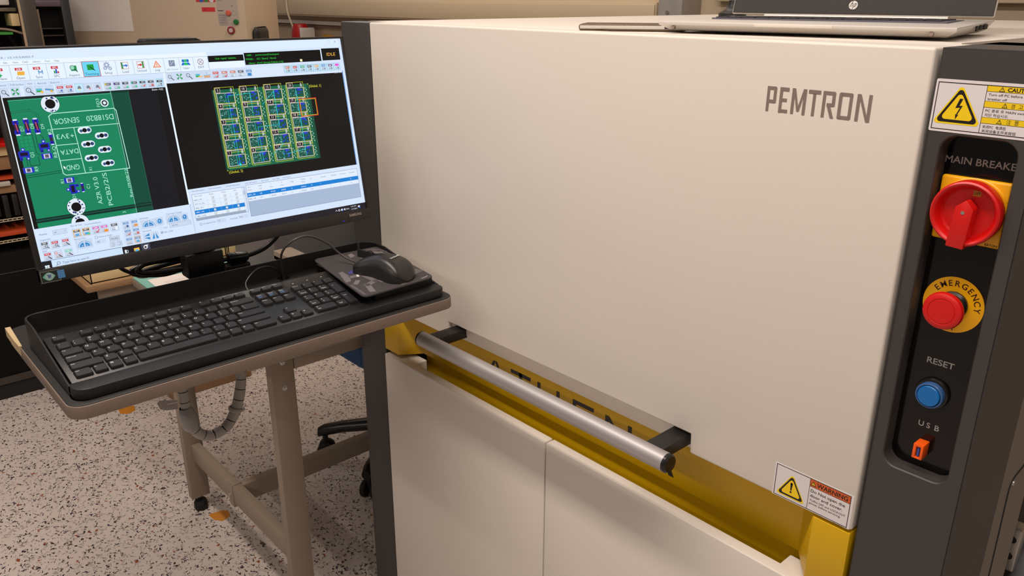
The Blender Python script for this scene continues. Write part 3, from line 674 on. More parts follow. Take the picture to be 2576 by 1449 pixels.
def make_key(cu, cy, wu, hu, legends):
    """cu along the slope, cy world y: centre; wu,hu size in key units"""
    hw = wu * U_ / 2 - 0.0017; hh = hu / 2 - 0.0017
    g = G(); t = g.bm
    b_ = [(-hh - .0006, -hw - .0006), (hh + .0006, -hw - .0006), (hh + .0006, hw + .0006), (-hh - .0006, hw + .0006)]
    m_ = [(-hh, -hw), (hh, -hw), (hh, hw), (-hh, hw)]; k_ = .0007
    t_l = [(-hh + k_, -hw + k_), (hh - k_, -hw + k_), (hh - k_, hw - k_), (-hh + k_, hw - k_)]
    R = []
    for ring, zz in ((b_, 0.0002), (m_, 0.0034), (t_l, 0.0042)): R.append([t.verts.new((cu + p[0], cy + p[1], zz)) for p in ring])
    for A, B in zip(R, R[1:]):
        for q in range(4): t.faces.new((A[q], A[(q + 1) % 4], B[(q + 1) % 4], B[q]))
    t.faces.new(R[-1]); bmesh.ops.bevel(t, geom=[e for e in t.edges if abs(e.verts[0].co.z - e.verts[1].co.z) > 1e-4], offset=0.0011, segments=2, affect='EDGES')
    bmesh.ops.recalc_face_normals(t, faces=t.faces)
    nf = len(t.faces)
    for s_, dx, dy, h, blue in legends:
        vs, fs = text_tris(s_, 0.006)
        if not fs: continue
        xm = min(v[0] for v in vs); xM = max(v[0] for v in vs); k = h / .70
        if (xM - xm) * k > 2 * hw - .001: kx = (2 * hw - .0015) / (xM - xm)
        else: kx = k
        V = [t.verts.new((cu + dx + v[1] * k - h / 2, cy + dy + (v[0] - xm) * kx, 0.00428)) for v in vs]
        for f in fs:
            try: ff = t.faces.new([V[i] for i in f]); ff.material_index = 2 if blue else 1
            except ValueError: pass
    bmesh.ops.transform(t, matrix=KM, verts=t.verts); bmesh.ops.reverse_faces(t, faces=t.faces)
    og = KM @ Vector((cu, cy, 0))
    return obj('key', g, [M_key, mat('legend_white', (206, 206, 204), 0.5, vary=0.0), mat('legend_blue', (90, 150, 214), 0.5, vary=0.0)], kb, origin=og)
ML = -0.6432
RB = [0.0035, 0.0225, 0.0415, 0.0605, 0.0797]; RF = 0.1012; HU = 0.0187; FH = 0.0128
def row(r, y0, items):
    y = y0
    for it in items:
        wdt = it[0]
        if len(it) > 1:
            leg = it[1]; L_ = []
            hw = wdt * U_ / 2
            if isinstance(leg, str): leg = [leg]
            big = len(leg[0]) <= 1 and len(leg) == 1
            if big: L_.append((leg[0], .0030, -hw + .0040, .0036, False))
            elif len(leg) == 2: L_ += [(leg[0], .0038, -hw + .0042, .0028, False), (leg[1], -.0022, -hw + .0042, .0028, False)]
            elif len(leg) == 3: L_ += [(leg[0], .0035, -hw + .0032, .0022, False), (leg[1], -.0005, -hw + .0032, .0022, True), (leg[2], -.0036, -hw + .0032, .0022, True)]
            elif leg[0]: L_.append((leg[0], .0040, -hw + .0034, .0020, False))
            make_key(RB[r] if r < 5 else RF, (y + y + wdt * U_) / 2, wdt, HU if r < 5 else FH, L_)
        y += wdt * U_
def ks(s_): return [(1, ch) for ch in s_]
row(4, ML, [(1, ['~', '`'])] + [(1, [a_, b_]) for a_, b_ in zip('!@#$%^&*()_+', '1234567890-=')] + [(2, 'Backspace')])
row(3, ML, [(1.5, 'Tab ')] + ks('QWERTYUIOP') + [(1, ['{', '[']), (1, ['}', ']']), (1.5, ['|', '\\'])])
row(2, ML, [(1.75, 'Caps Lock')] + ks('ASDFGHJKL') + [(1, [':', ';']), (1, ['"', "'"]), (2.25, 'Enter')])
row(1, ML, [(2.25, 'Shift')] + ks('ZXCVBNM') + [(1, ['<', ',']), (1, ['>', '.']), (1, ['?', '/']), (2.75, 'Shift')])
row(0, ML, [(1.25, 'Ctrl'), (1, 'Fn '), (1, '\u229e'), (1, 'Alt'), (5.9, ''), (1, 'Alt'), (1, 'Fn '), (1, '\u2261'), (1.85, 'Ctrl')])
row(5, ML, [(1, 'Esc'), (0.88,)] + [(1, 'F%d ' % i) for i in range(1, 5)] + [(0.5,)] + [(1, 'F%d ' % i) for i in range(5, 9)] + [(0.5,)] + [(1, ['F%d' % i, ''] if False else 'F%d ' % i) for i in range(9, 13)])
NV = ML + 15 * U_ + 0.0055
row(5, NV, [(1, 'PrtSc'), (1, 'ScrLk'), (1, 'Pause')])
row(4, NV, [(1, ['Insert', 'scroll', 'lock']), (1, ['Home', 'media', 'play']), (1, ['PgUp', 'break', 'pause'])])
row(3, NV, [(1, 'Delete'), (1, 'End '), (1, 'PgDn')])
row(1, NV, [(1,), (1, '\u2191')]); row(0, NV, [(1, '\u2190'), (1, '\u2193'), (1, '\u2192')])
NP = NV + 3 * U_ + 0.0055
row(4, NP, [(1, 'Num Lk'), (1, '/'), (1, '*'), (1, '-')])
row(3, NP, [(1, ['7', 'Home']), (1, ['8', '\u2191']), (1, ['9', 'PgUp'])]); row(2, NP, [(1, ['4', '\u2190']), (1, '5'), (1, ['6', '\u2192'])])
row(1, NP, [(1, ['1', 'End']), (1, ['2', '\u2193']), (1, ['3', 'PgDn'])]); row(0, NP, [(2, ['0', 'Ins']), (1, ['.', 'Del'])])
make_key((RB[2] + RB[3]) / 2, NP + 3.5 * U_, 1, HU * 2, [('+', .008, -.004, .003, False)]); make_key((RB[0] + RB[1]) / 2, NP + 3.5 * U_, 1, HU * 2, [('Enter', .008, -.005, .002, False)])
g = G()
for i in range(3): g.box(0.1000, 0.1012, NP + 0.012 + i * 0.026, NP + 0.0145 + i * 0.026, 0.0, 0.0005)
bmesh.ops.transform(g.bm, matrix=KM, verts=g.bm.verts); obj('indicator_mark', g, MATS['legend_white'], kb)

# mouse mat, slightly raised at the back
mt = math.radians(2.6)
MM = Matrix(((-math.cos(mt), 0, math.sin(mt), 0.3995), (0, 1, 0, 0), (math.sin(mt), 0, math.cos(mt), 1.0012), (0, 0, 0, 1)))
pdo = thing('mouse_mat', (0.30, -0.15, 1.0), 'dark grey mouse mat with angular pale pattern under the black mouse', 'mouse mat')
pc = [(-0.004, -0.2280), (0.197, -0.2060), (0.190, -0.0740), (0.001, -0.0860)]
def rounded(poly, r, n=5):
    out = []
    for i, p in enumerate(poly):
        a_ = Vector(poly[i - 1]); b_ = Vector(p); c_ = Vector(poly[(i + 1) % len(poly)])
        d0 = (a_ - b_).normalized(); d1 = (c_ - b_).normalized(); p0 = b_ + d0 * r; p1 = b_ + d1 * r
        for k in range(n + 1):
            u = k / n; out.append(tuple((1 - u) ** 2 * p0 + 2 * u * (1 - u) * b_ + u * u * p1))
    return out
g = G(); g.prism(rounded(pc, 0.012), 'z', 0.0, 0.0032, 0.0006, 1); bmesh.ops.transform(g.bm, matrix=MM, verts=g.bm.verts); bmesh.ops.recalc_face_normals(g.bm, faces=g.bm.faces)
mat_o = obj('mat', g, mat('mat_charcoal', (62, 57, 58), 0.75, bump=0.1, bscale=900), pdo)
M3 = MM.to_3x3()
c = Canvas(MM @ Vector((0, 0, 0.0032)), M3 @ Y, M3 @ X, M3 @ Z, 1.0)
LG = (116, 110, 110); MG = (92, 87, 88)
c.poly([(-.136, .150), (-.112, .136), (-.088, .146), (-.086, .168), (-.108, .180), (-.132, .172)], LG)
c.poly([(-.150, .163), (-.138, .168), (-.136, .184), (-.146, .180)], LG)
c.poly([(-.084, .136), (-.078, .160), (-.088, .184), (-.106, .186), (-.100, .170), (-.084, .158)], MG)
c.poly([(-.219, .065), (-.205, .112), (-.197, .112), (-.199, .085), (-.209, .066)], LG); c.poly([(-.2205, .052), (-.2235, .004), (-.219, .002), (-.2155, .052)], MG)
c.line([(-.197, .082), (-.178, .082), (-.176, .044), (-.196, .036), (-.204, .010)], .010, LG); c.line([(-.208, .052), (-.200, .060)], .008, LG)
c.line([(-.163, .036), (-.148, .028), (-.146, .008)], .011, LG); c.rect(-.172, .032, -.166, .042, LG, 1); c.poly([(-.140, .020), (-.124, .022), (-.132, .006)], LG)
c.poly([(-.104, .030), (-.084, .034), (-.088, .050), (-.100, .052)], MG); c.line([(-.108, .006), (-.094, .010)], .0022, (150, 146, 146))
c.poly([(-.180, .098), (-.196, .094), (-.190, .106), (-.178, .108)], (72, 66, 140), 1)
WHT = (226, 216, 216)
c.line([(-.188, .078), (-.176, .102), (-.166, .096), (-.172, .084), (-.182, .090)], .0040, WHT, 2); c.line([(-.168, .106), (-.158, .099)], .0036, WHT, 2); c.line([(-.164, .102), (-.172, .084)], .0001, WHT, 2)
c.poly([(-.162, .050), (-.150, .056), (-.152, .048)], (190, 50, 40), 1)
c.build('print_pattern', M_print, mat_o)

# mouse
ms = thing('mouse', (0.34, -0.15, 1.006), 'black wired mouse on the dark patterned mouse mat', 'mouse')
ma = math.radians(17)
MO = Matrix.Translation((0.3385, -0.1480, 1.0068)) @ Matrix.Rotation(mt, 4, 'Y') @ Matrix.Rotation(ma, 4, 'Z')   # local: +x = palm end, z up
L2 = 0.0575
def mouse_sec(u):
    wd = 0.0300 * (1 - 0.10 * math.cos(PI * u) - 0.0 ) * (1 - 0.12 * math.exp(-((u + 0.15) / .35) ** 2)) * (1 - abs(u) ** 5.0) ** 0.5
    ht = (0.0365 - 0.0115 * (u - 0.25) ** 2 - 0.006 * max(0, -u) ** 1.5) * (1 - abs(max(u, 0)) ** 4.2) ** 0.55 * (1 - 0.45 * max(0, -u - 0.55) ** 1.2) * (1 if u > -0.97 else 0.75)
    return wd, ht
def mouse_shell(zlo, zhi, infl):
    t = bmesh.new(); NU, NV = 40, 28; rows = []
    for i in range(NU + 1):
        u = -1 + 2 * i / NU; u = max(-0.995, min(0.995, u)); wd, ht = mouse_sec(u); rr = []
        for j in range(NV + 1):
            a_ = PI * j / NV; cx = math.cos(a_); sz = math.sin(a_)
            yy = wd * (1 if cx >= 0 else -1) * abs(cx) ** 0.62; zz = ht * sz ** 0.72
            zz = min(max(zz, zlo), zhi * ht)
            rr.append(t.verts.new((u * L2 * (1 + infl), yy * (1 + infl), zz)))
        rows.append(rr)
    for A, B in zip(rows, rows[1:]):
        for j in range(NV): t.faces.new((A[j], B[j], B[j + 1], A[j + 1]))
    for R in (rows[0], rows[-1]): t.faces.new(R)
    t.faces.new([r[0] for r in rows] + [r[-1] for r in rows[::-1]])
    bmesh.ops.remove_doubles(t, verts=t.verts, dist=1e-5); bmesh.ops.recalc_face_normals(t, faces=t.faces)
    return t
g = G(); g.add(mouse_shell(0.0, 0.62, -0.025), MO); obj('lower_shell', g, mat('mouse_dark_side', (24, 23, 23), 0.5), ms, angle=60)
t = mouse_shell(0.0, 2.0, 0.0); g = G()
dele = [f for f in t.faces if f.calc_center_median().z < mouse_sec(max(-.99, min(.99, f.calc_center_median().x / L2)))[1] * 0.50]
bmesh.ops.delete(t, geom=dele, context='FACES'); g.add(t, MO); obj('top_shell', g, mat('mouse_satin_black', (40, 36, 34), 0.33), ms, angle=60)
g = G(); g.box(-0.0565, -0.006, -0.0007, 0.0007, 0.020, 0.0338); g.add(bmesh.new()); bmesh.ops.transform(g.bm, matrix=MO, verts=g.bm.verts); obj('button_gap', g, M_rub, ms)
g = G(); g.cyl((-0.030, -0.0035, 0.0265), (-0.030, 0.0035, 0.0265), 0.0095, 20); bmesh.ops.transform(g.bm, matrix=MO, verts=g.bm.verts); obj('scroll_wheel', g, M_rub, ms)
O3 = MO.to_3x3(); dn = Vector((0.22, 0, 1)).normalized(); uv = Vector((-1, 0, 0.22)).normalized()
c = Canvas(MO @ Vector((0.0245, 0.0, 0.0372)), O3 @ Y, O3 @ uv, O3 @ dn, 1.0)
c.text('logitech', 0, 0, 0.0036, (196, 202, 202), 'c', bold=0.02, w=0.0225)
c.build('logo_lettering', M_print, ms)
obj('cable', G().tube([(0.2860, -0.1640, 1.018), (0.2700, -0.1690, 1.020), (0.252, -0.1800, 1.030), (0.2450, -0.2000, 1.0520), (0.2430, -0.2330, 1.0700), (0.2380, -0.2620, 1.0640), (0.2240, -0.2740, 1.0420), (0.2030, -0.2660, 1.0050), (0.1965, -0.2620, 0.985), (0.1960, -0.2615, 0.974)], 0.0019, 10), M_mcable, ms)
obj('keyboard_cable', G().tube([(0.2540, -0.3500, 1.000), (0.2400, -0.3480, 1.0120), (0.2300, -0.3250, 1.0260), (0.2200, -0.2980, 1.0240), (0.2060, -0.2720, 1.0050), (0.1970, -0.2640, 0.985), (0.1960, -0.2630, 0.974)], 0.0016, 10), M_cable, kb)

# ================================================================== MONITOR
tm = math.radians(10)
nn = Vector((math.cos(tm), 0, math.sin(tm))); vv = Vector((-math.sin(tm), 0, math.cos(tm)))
MC = Vector((0.18097, -0.35875, 1.23526))      # screen centre
MN = Matrix(((nn.x, 0, vv.x, MC.x), (0, 1, 0, MC.y), (nn.z, 0, vv.z, MC.z), (0, 0, 0, 1)))   # local x out of the screen, y right, z up
mo = thing('monitor', (0.12, -0.36, BZ1), 'black framed widescreen monitor showing circuit board inspection software', 'monitor')
HWs, HHs = 0.26475, 0.14825
def mbox(g, *a_, **k): g.box(*a_, mx=MN, **k); return g
g = G()
mbox(g, -0.012, 0.0030, -0.2710, -HWs, -0.1685, 0.1515, b=0.0012); mbox(g, -0.012, 0.0030, HWs, 0.2705, -0.1685, 0.1515, b=0.0012)
mbox(g, -0.012, 0.0030, -0.2710, 0.2705, HHs, 0.1520, b=0.0012); mbox(g, -0.012, 0.0032, -0.2710, 0.2705, -0.1690, -HHs - 0.0004, b=0.0012)
obj('frame', g, mat('monitor_frame_black', (34, 31, 30), 0.42, bump=0.05, bscale=900), mo)
g = G(); mbox(g, -0.030, -0.010, -0.262, 0.262, -0.160, 0.144, b=0.008); mbox(g, -0.050, -0.028, -0.16, 0.16, -0.11, 0.10, b=0.012); obj('rear_shell', g, M_blk, mo)
g = G(); mbox(g, -0.004, 0.0, -HWs, HWs, -HHs, HHs); scr = obj('screen', g, M_blk_g, mo)
obj('stand_neck', G().box(0.108, 0.134, -0.392, -0.348, BZ1 + 0.010, 1.22, 0.004), M_blk_s, mo)
obj('stand_foot', G().box(0.089, 0.174, -0.47, -0.27, BZ1 + 0.0002, BZ1 + 0.012, 0.004), M_blk_s, mo)
obj('clamp', G().box(0.104, 0.140, -0.402, -0.338, 1.002, 1.045, 0.005), M_blk, mo)
obj('top_bracket', G().prism([(-0.420, 1.30), (-0.420, 1.3860), (-0.416, 1.3890), (-0.340, 1.3890), (-0.332, 1.3850), (-0.332, 1.30)], 'x', 0.112, 0.140, 0.001), M_blk, mo)
N3 = Vector((nn.x, 0, nn.z))
c = Canvas(MN @ Vector((0.0032, 0, -0.1690)), Y, vv, N3, 1.0)
c.text('SAMSUNG', 0.2270, 0.0125, 0.0046, (168, 152, 138), w=0.0245, bold=0.018)
c.poly([(0.2120, 0.0035), (0.2160, 0.0035), (0.2140, 0.0068)], (40, 40, 210), 0)
c.rect(-0.2700, 0.0010, -0.2455, 0.0165, (24, 30, 28)); c.frame(-0.2703, 0.0006, -0.2455, 0.0168, 0.0008, (112, 106, 98), 1)
eye = [(-0.2680 + 0.0165 * k / 12, 0.0088 + 0.0058 * math.sin(PI * k / 12)) for k in range(13)] + [(-0.2515 - 0.0165 * k / 12, 0.0088 - 0.0058 * math.sin(PI * k / 12)) for k in range(1, 12)]
c.poly(eye, (104, 168, 142), 1); c.disc(-0.2592, 0.0088, 0.0050, (150, 172, 172), 2)
c.poly([(-.2615, .0112), (-.2568, .0112), (-.2575, .0072), (-.2608, .0072)], (74, 96, 140), 3); c.line([(-.2622, .0118), (-.2612, .0112), (-.2604, .0064), (-.2572, .0064)], .0006, (74, 96, 140), 3)
c.rect(-0.2485, 0.0036, -0.2395, 0.0150, (72, 128, 176), 2)
for k in range(3): c.rect(-0.2475, 0.0060 + k * .003, -0.2410, 0.0066 + k * .003, (52, 100, 150), 3)
c.build('frame_print', M_print, mo)

# ------------------------------------------------------------------ what the screen shows (1920 x 1080 units, y down)
c = Canvas(MN @ Vector((0.0, -HWs, HHs)), Y, -vv, N3, 0.5295 / 1920, eps=0.00002, base=0.00008); c.up = -1
BG = (214, 230, 252); WH = (236, 248, 255); TXT = (92, 104, 138); BLKs = (12, 10, 11); LNE = (150, 172, 200); GRN = (20, 132, 92)
R_ = c.rect; T_ = c.text
def T(s, x, y, h=9, col=TXT, al='c', rot=0.0, l=6, b=0.0, w=None): c.text(s, x, y, h, col, al, rot, l, b, w)
R_(0, 0, 1920, 1080, BG, 0)
R_(0, 0, 1904, 50, (222, 238, 255), 1); R_(0, 50, 1050, 72, WH, 1)
T('-', 1788, 15, 8, (120, 130, 150)); c.frame(1829, 9, 1842, 21, 1.5, (190, 204, 224), 2); T('x', 1878, 15, 12, (84, 94, 116), b=.01)
T('1-036 - v2.10.53002.7', 6, 36, 9, TXT, 'l', w=178)
for s_, x in (('File', 14), ('Edit', 56), ('View', 98), ('CAD', 141), ('Library', 191), ('Tool', 239), ('Help', 282)): T(s_, x, 60, 8.5)
R_(0, 72, 1050, 147, (232, 244, 255), 1); R_(0, 147, 1050, 148.5, LNE, 2); R_(0, 71, 1050, 72.5, LNE, 2)
bx = [0, 66, 146, 228, 310, 392, 474, 556, 644, 725, 805, 889, 968, 1050]
for x in bx: R_(x, 72, x + 1.5, 147, LNE, 3)
def tag_icon(x, y, s_, col, k=1.0):
    R_(x - 16 * k, y - 20 * k, x + 16 * k, y - 7 * k, col, 5); T(s_, x, y - 13.5 * k, 8 * k, (244, 238, 240), l=6, b=.02)
def drawer(x, y, k=1.0): c.poly([(x - 15 * k, y - 6 * k), (x + 15 * k, y - 6 * k), (x + 18 * k, y + 12 * k), (x - 18 * k, y + 12 * k)], (196, 206, 220), 5); R_(x - 18 * k, y + 10 * k, x + 18 * k, y + 14 * k, (150, 160, 178), 6)
def check(x, y, col, k=1.0): c.line([(x - 6 * k, y), (x - 1 * k, y + 6 * k), (x + 9 * k, y - 8 * k)], 4 * k, col, 8)
def cross(x, y, col, k=1.0): c.line([(x - 6 * k, y - 6 * k), (x + 6 * k, y + 6 * k)], 4.4 * k, col, 8); c.line([(x - 6 * k, y + 6 * k), (x + 6 * k, y - 6 * k)], 4.4 * k, col, 8)
def plus(x, y, col, k=1.0): R_(x - 9 * k, y - 3 * k, x + 9 * k, y + 3 * k, col, 8); R_(x - 3 * k, y - 9 * k, x + 3 * k, y + 9 * k, col, 8)
def mag(x, y, k=1.0, s_='1:1'): c.ring(x - 3 * k, y - 3 * k, 10 * k, 2.6 * k, (92, 100, 116), 5); c.line([(x + 5 * k, y + 5 * k), (x + 15 * k, y + 15 * k)], 4 * k, (64, 68, 78), 5); T(s_, x - 3 * k, y - 3 * k, 6 * k, (92, 100, 116), l=6)
def arrows(x, y, k=1.0):
    for sx, sy in ((-1, -1), (1, -1), (-1, 1), (1, 1)):
        c.line([(x + sx * 5 * k, y + sy * 5 * k), (x + sx * 15 * k, y + sy * 15 * k)], 6 * k, (20, 150, 70), 5)
        c.poly([(x + sx * 18 * k, y + sy * 18 * k), (x + sx * 5 * k, y + sy * 18 * k), (x + sx * 18 * k, y + sy * 5 * k)], (20, 150, 70), 6)
RD, PK, BLU, DK, GN = (206, 54, 70), (214, 92, 190), (58, 138, 206), (74, 78, 88), (52, 166, 124)
def btn(x, y, w_=42, h_=48, lit=False): R_(x - w_ / 2, y - h_ / 2, x + w_ / 2, y + h_ / 2, (196, 234, 252) if lit else (206, 220, 242), 3); c.frame(x - w_ / 2, y - h_ / 2, x + w_ / 2, y + h_ / 2, 1.5, (110, 176, 214) if lit else (184, 200, 224), 4)
# big toolbar
tag_icon(20, 105, 'JOB', RD); plus(20, 118, (30, 170, 90)); T('New', 30, 134, 12)
tag_icon(104, 106, 'JOB', RD); c.poly([(96, 104), (128, 104), (126, 122), (94, 122)], (240, 180, 64), 5); T('Open', 106, 134, 12)
tag_icon(184, 106, 'JOB', RD); R_(188, 102, 208, 122, (60, 130, 200), 5); R_(192, 102, 204, 109, (220, 236, 250), 6); R_(191, 113, 205, 122, (220, 236, 250), 6); T('Save', 188, 134, 12)
tag_icon(264, 106, 'SPC', RD); R_(258, 108, 265, 122, (40, 150, 90), 5); R_(266, 100, 273, 122, (50, 90, 190), 5); R_(274, 111, 281, 122, (210, 70, 80), 5); T('SPC', 268, 134, 12)
R_(338, 88, 366, 114, (20, 150, 78), 5); c.disc(346, 98, 11, (150, 220, 190), 6); c.ring(346, 98, 12, 2.5, (70, 110, 110), 7); c.line([(354, 106), (366, 118)], 4, (50, 56, 60), 7); T('Inspect', 350, 134, 12)
R_(394, 72, 474, 146, (112, 214, 246), 4); c.frame(392, 70, 475, 147, 2.5, (190, 60, 70), 5); R_(416, 86, 448, 114, (24, 158, 60), 5); c.line([(430, 98), (450, 116)], 4, (24, 40, 60), 6); T('Teaching', 433, 133, 12.5, (40, 100, 134), w=66)
for gx, gy, gr in ((512, 92, 12), (502, 108, 8), (526, 110, 8)):
    c.ring(gx, gy, gr, gr * .55, (158, 172, 204), 5)
    for k in range(8): c.line([(gx + gr * .85 * math.cos(k * PI / 4), gy + gr * .85 * math.sin(k * PI / 4)), (gx + gr * 1.2 * math.cos(k * PI / 4), gy + gr * 1.2 * math.sin(k * PI / 4))], gr * .35, (158, 172, 204), 5)
T('Setup', 514, 132, 12)
c.frame(582, 82, 620, 118, 2, (208, 130, 110), 5); R_(584, 84, 592, 116, (50, 150, 90), 5); c.line([(596, 100), (608, 100)], 6, (50, 110, 210), 5); c.poly([(606, 92), (618, 100), (606, 108)], (50, 110, 210), 5); T('Load', 600, 131, 12)
c.frame(664, 82, 702, 118, 2, (208, 90, 80), 5); R_(690, 84, 698, 116, (50, 150, 60), 5); c.line([(672, 100), (682, 100)], 6, (214, 50, 50), 5); c.poly([(680, 92), (692, 100), (680, 108)], (214, 50, 50), 5); T('Unload', 684, 130, 12)
c.poly([(766, 82), (788, 118), (744, 118)], (232, 124, 74), 5); c.poly([(766, 90), (781, 114), (751, 114)], (255, 224, 206), 6); R_(764.5, 98, 767.5, 107, (232, 100, 60), 7); R_(764.5, 109, 767.5, 112, (232, 100, 60), 7); T('Log', 766, 131, 12)
R_(832, 84, 864, 116, (128, 140, 164), 5); c.line([(840, 108), (858, 92)], 3, (206, 214, 230), 6); c.ring(842, 93, 4, 1.5, (206, 214, 230), 6); T('NG Viewer', 847, 132, 9.5, (140, 152, 178))
for gx, col in ((912, (34, 110, 214)), (936, (34, 110, 214)), (924, (50, 200, 90))):
    c.disc(gx, 90, 8, col, 6); c.poly([(gx - 14, 114), (gx - 6, 100), (gx + 6, 100), (gx + 14, 114)], col, 6)
T('User', 923, 129, 12)
c.ring(1008, 100, 17, 2.5, (150, 110, 120), 5); c.line([(998, 90), (1018, 110)], 2.5, (150, 110, 120), 5); c.line([(998, 110), (1018, 90)], 2.5, (150, 110, 120), 5); T('EXIT', 1007, 128, 12)
GT = (40, 214, 60)
R_(1054, 70, 1264, 104, BLKs, 3); T('Use repair station.', 1157, 86, 10.5, GT, w=124); R_(1054, 104, 1264, 140, WH, 2)
R_(1269, 62, 1766, 130, BLKs, 3); R_(1774, 56, 1900, 128, BLKs, 3)
T('USER :', 1284, 76, 9.5, GT, 'l'); T('pemtronaoi(Developer)', 1340, 76, 9.5, GT, 'l', w=148); T('MODEL :', 1276, 98, 9.5, GT, 'l'); T('AZ / Slave2 / Slave2', 1342, 98, 9.5, GT, 'l', w=124)
T('Library :', 1290, 121, 9.5, GT, 'l'); T('[Ver2 Library] Default (115)', 1342, 121, 9.5, GT, 'l', w=166); R_(1620, 113, 1635, 127, (255, 244, 190), 5); T('IDLE', 1838, 92, 19, (238, 172, 70), w=60, b=.005)
# left tabs and tool row
for s_, x in (('Fiducial', 18), ('PCB Surface', 82), ('FOV', 139), ('Barcode', 193), ('Badmark', 253)): T(s_, x, 165, 8.5)
for x in (44, 118, 160, 225, 282): R_(x, 156, x + 1.2, 175, LNE, 3)
R_(0, 176, 790, 222, (222, 236, 254), 1)
for x in (21, 68, 128, 174, 219, 269, 312, 358, 401, 446, 497, 541, 585, 630, 673, 717, 763): btn(x, 199, 40, 44, x in (358, 673, 763))
mag(21, 200); arrows(68, 199, .8); mag(130, 199, 1.2, '\u00b1')
R_(160, 190, 186, 208, (90, 190, 210), 5); R_(160, 200, 186, 208, (70, 170, 90), 6); plus(184, 208, (246, 190, 60), .8)
c.line([(204, 196), (234, 200)], 8, (90, 150, 200), 5); plus(228, 206, (240, 176, 70), .8)
for x in (269, 312): tag_icon(x, 203, 'FOV', RD, .9); drawer(x, 207, .7); c.poly([(x - 2, 207), (x + 8, 200), (x + 8, 214)], (60, 110, 210), 8)
for i, x in enumerate((358, 401, 446)):
    c.poly([(x - 5, 190), (x + 5, 190), (x + 10, 204), (x - 10, 204)], (120, 128, 142), 5); c.disc(x + (0, 6, 8)[i], 207, 4, (236, 220, 120) if i == 0 else (230, 130, 120), 6)
for x, cc in ((497, (204, 186, 70)), (541, (96, 70, 140)), (585, DK), (630, (40, 160, 120)), (673, DK), (717, DK), (763, DK)):
    R_(x - 15, 184, x + 15, 196, DK, 5); R_(x - 15, 184, x - 7, 196, cc, 6); T('PRT', x + 3, 190, 7, (236, 240, 244), l=7, b=.01); drawer(x, 204, .8)
for x in (505, 549, 593, 638): plus(x, 210, (70, 206, 150), .7)
check(680, 208, (214, 60, 60), .8); cross(724, 208, (214, 40, 50), .8); T('T', 770, 208, 12, (50, 54, 62), b=.03)
R_(790, 148, 797, 870, WH, 2)
# right tool rows
R_(797, 148, 1904, 200, (220, 234, 252), 1)
xs = (826, 878, 928, 980, 1030, 1082, 1134, 1184, 1232, 1282)
R_(806, 148, 1300, 196, (206, 220, 242), 2)
mag(826, 174); arrows(876, 173, .8); mag(928, 172, 1.1, '\u00b1'); R_(966, 164, 990, 182, (90, 190, 210), 5); R_(966, 174, 990, 182, (70, 170, 90), 6); c.line([(984, 180), (1000, 180)], 6, (246, 190, 60), 8)
T('?', 1030, 164, 14, (60, 130, 200)); c.line([(1012, 174), (1048, 174)], 2, (80, 90, 110), 5); R_(1012, 178, 1048, 187, (222, 160, 96), 5)
for x, s_, cc, kk in ((1082, 'FOV', RD, 'c'), (1134, 'MDL', (206, 96, 70), 'c'), (1184, 'MDL', (206, 110, 84), 'h'), (1232, 'PRT', DK, 'h'), (1282, 'CAD', BLU, 'd')):
    tag_icon(x, 178, s_, cc); drawer(x, 179, .85)
    if kk == 'c': check(x + 6, 184, (214, 50, 60), .9)
    elif kk == 'h': R_(x + 2, 176, x + 14, 190, (238, 244, 250), 7); c.frame(x + 2, 176, x + 14, 190, 1.2, (150, 170, 190), 8)
    else: R_(x - 10, 176, x + 12, 192, BLU, 7)
R_(1500, 144, 1894, 192, (206, 220, 242), 2)
for x, s_, cc in ((1528, 'MDL', (206, 96, 70)), (1578, 'FOV', RD), (1628, 'HLE', GN), (1676, 'PRT', DK), (1724, 'BAR', (220, 166, 80)), (1772, 'CAD', BLU), (1820, 'REF', (110, 70, 130)), (1868, '', (240, 90, 214))):
    btn(x, 168, 44, 44, True); R_(x - 14, 151, x + 14, 165, cc, 5); T(s_, x, 158, 8, (240, 240, 244), l=7, b=.02); drawer(x, 172, .75); T('T', x + 8, 178, 11, (50, 54, 62), b=.03, l=8)
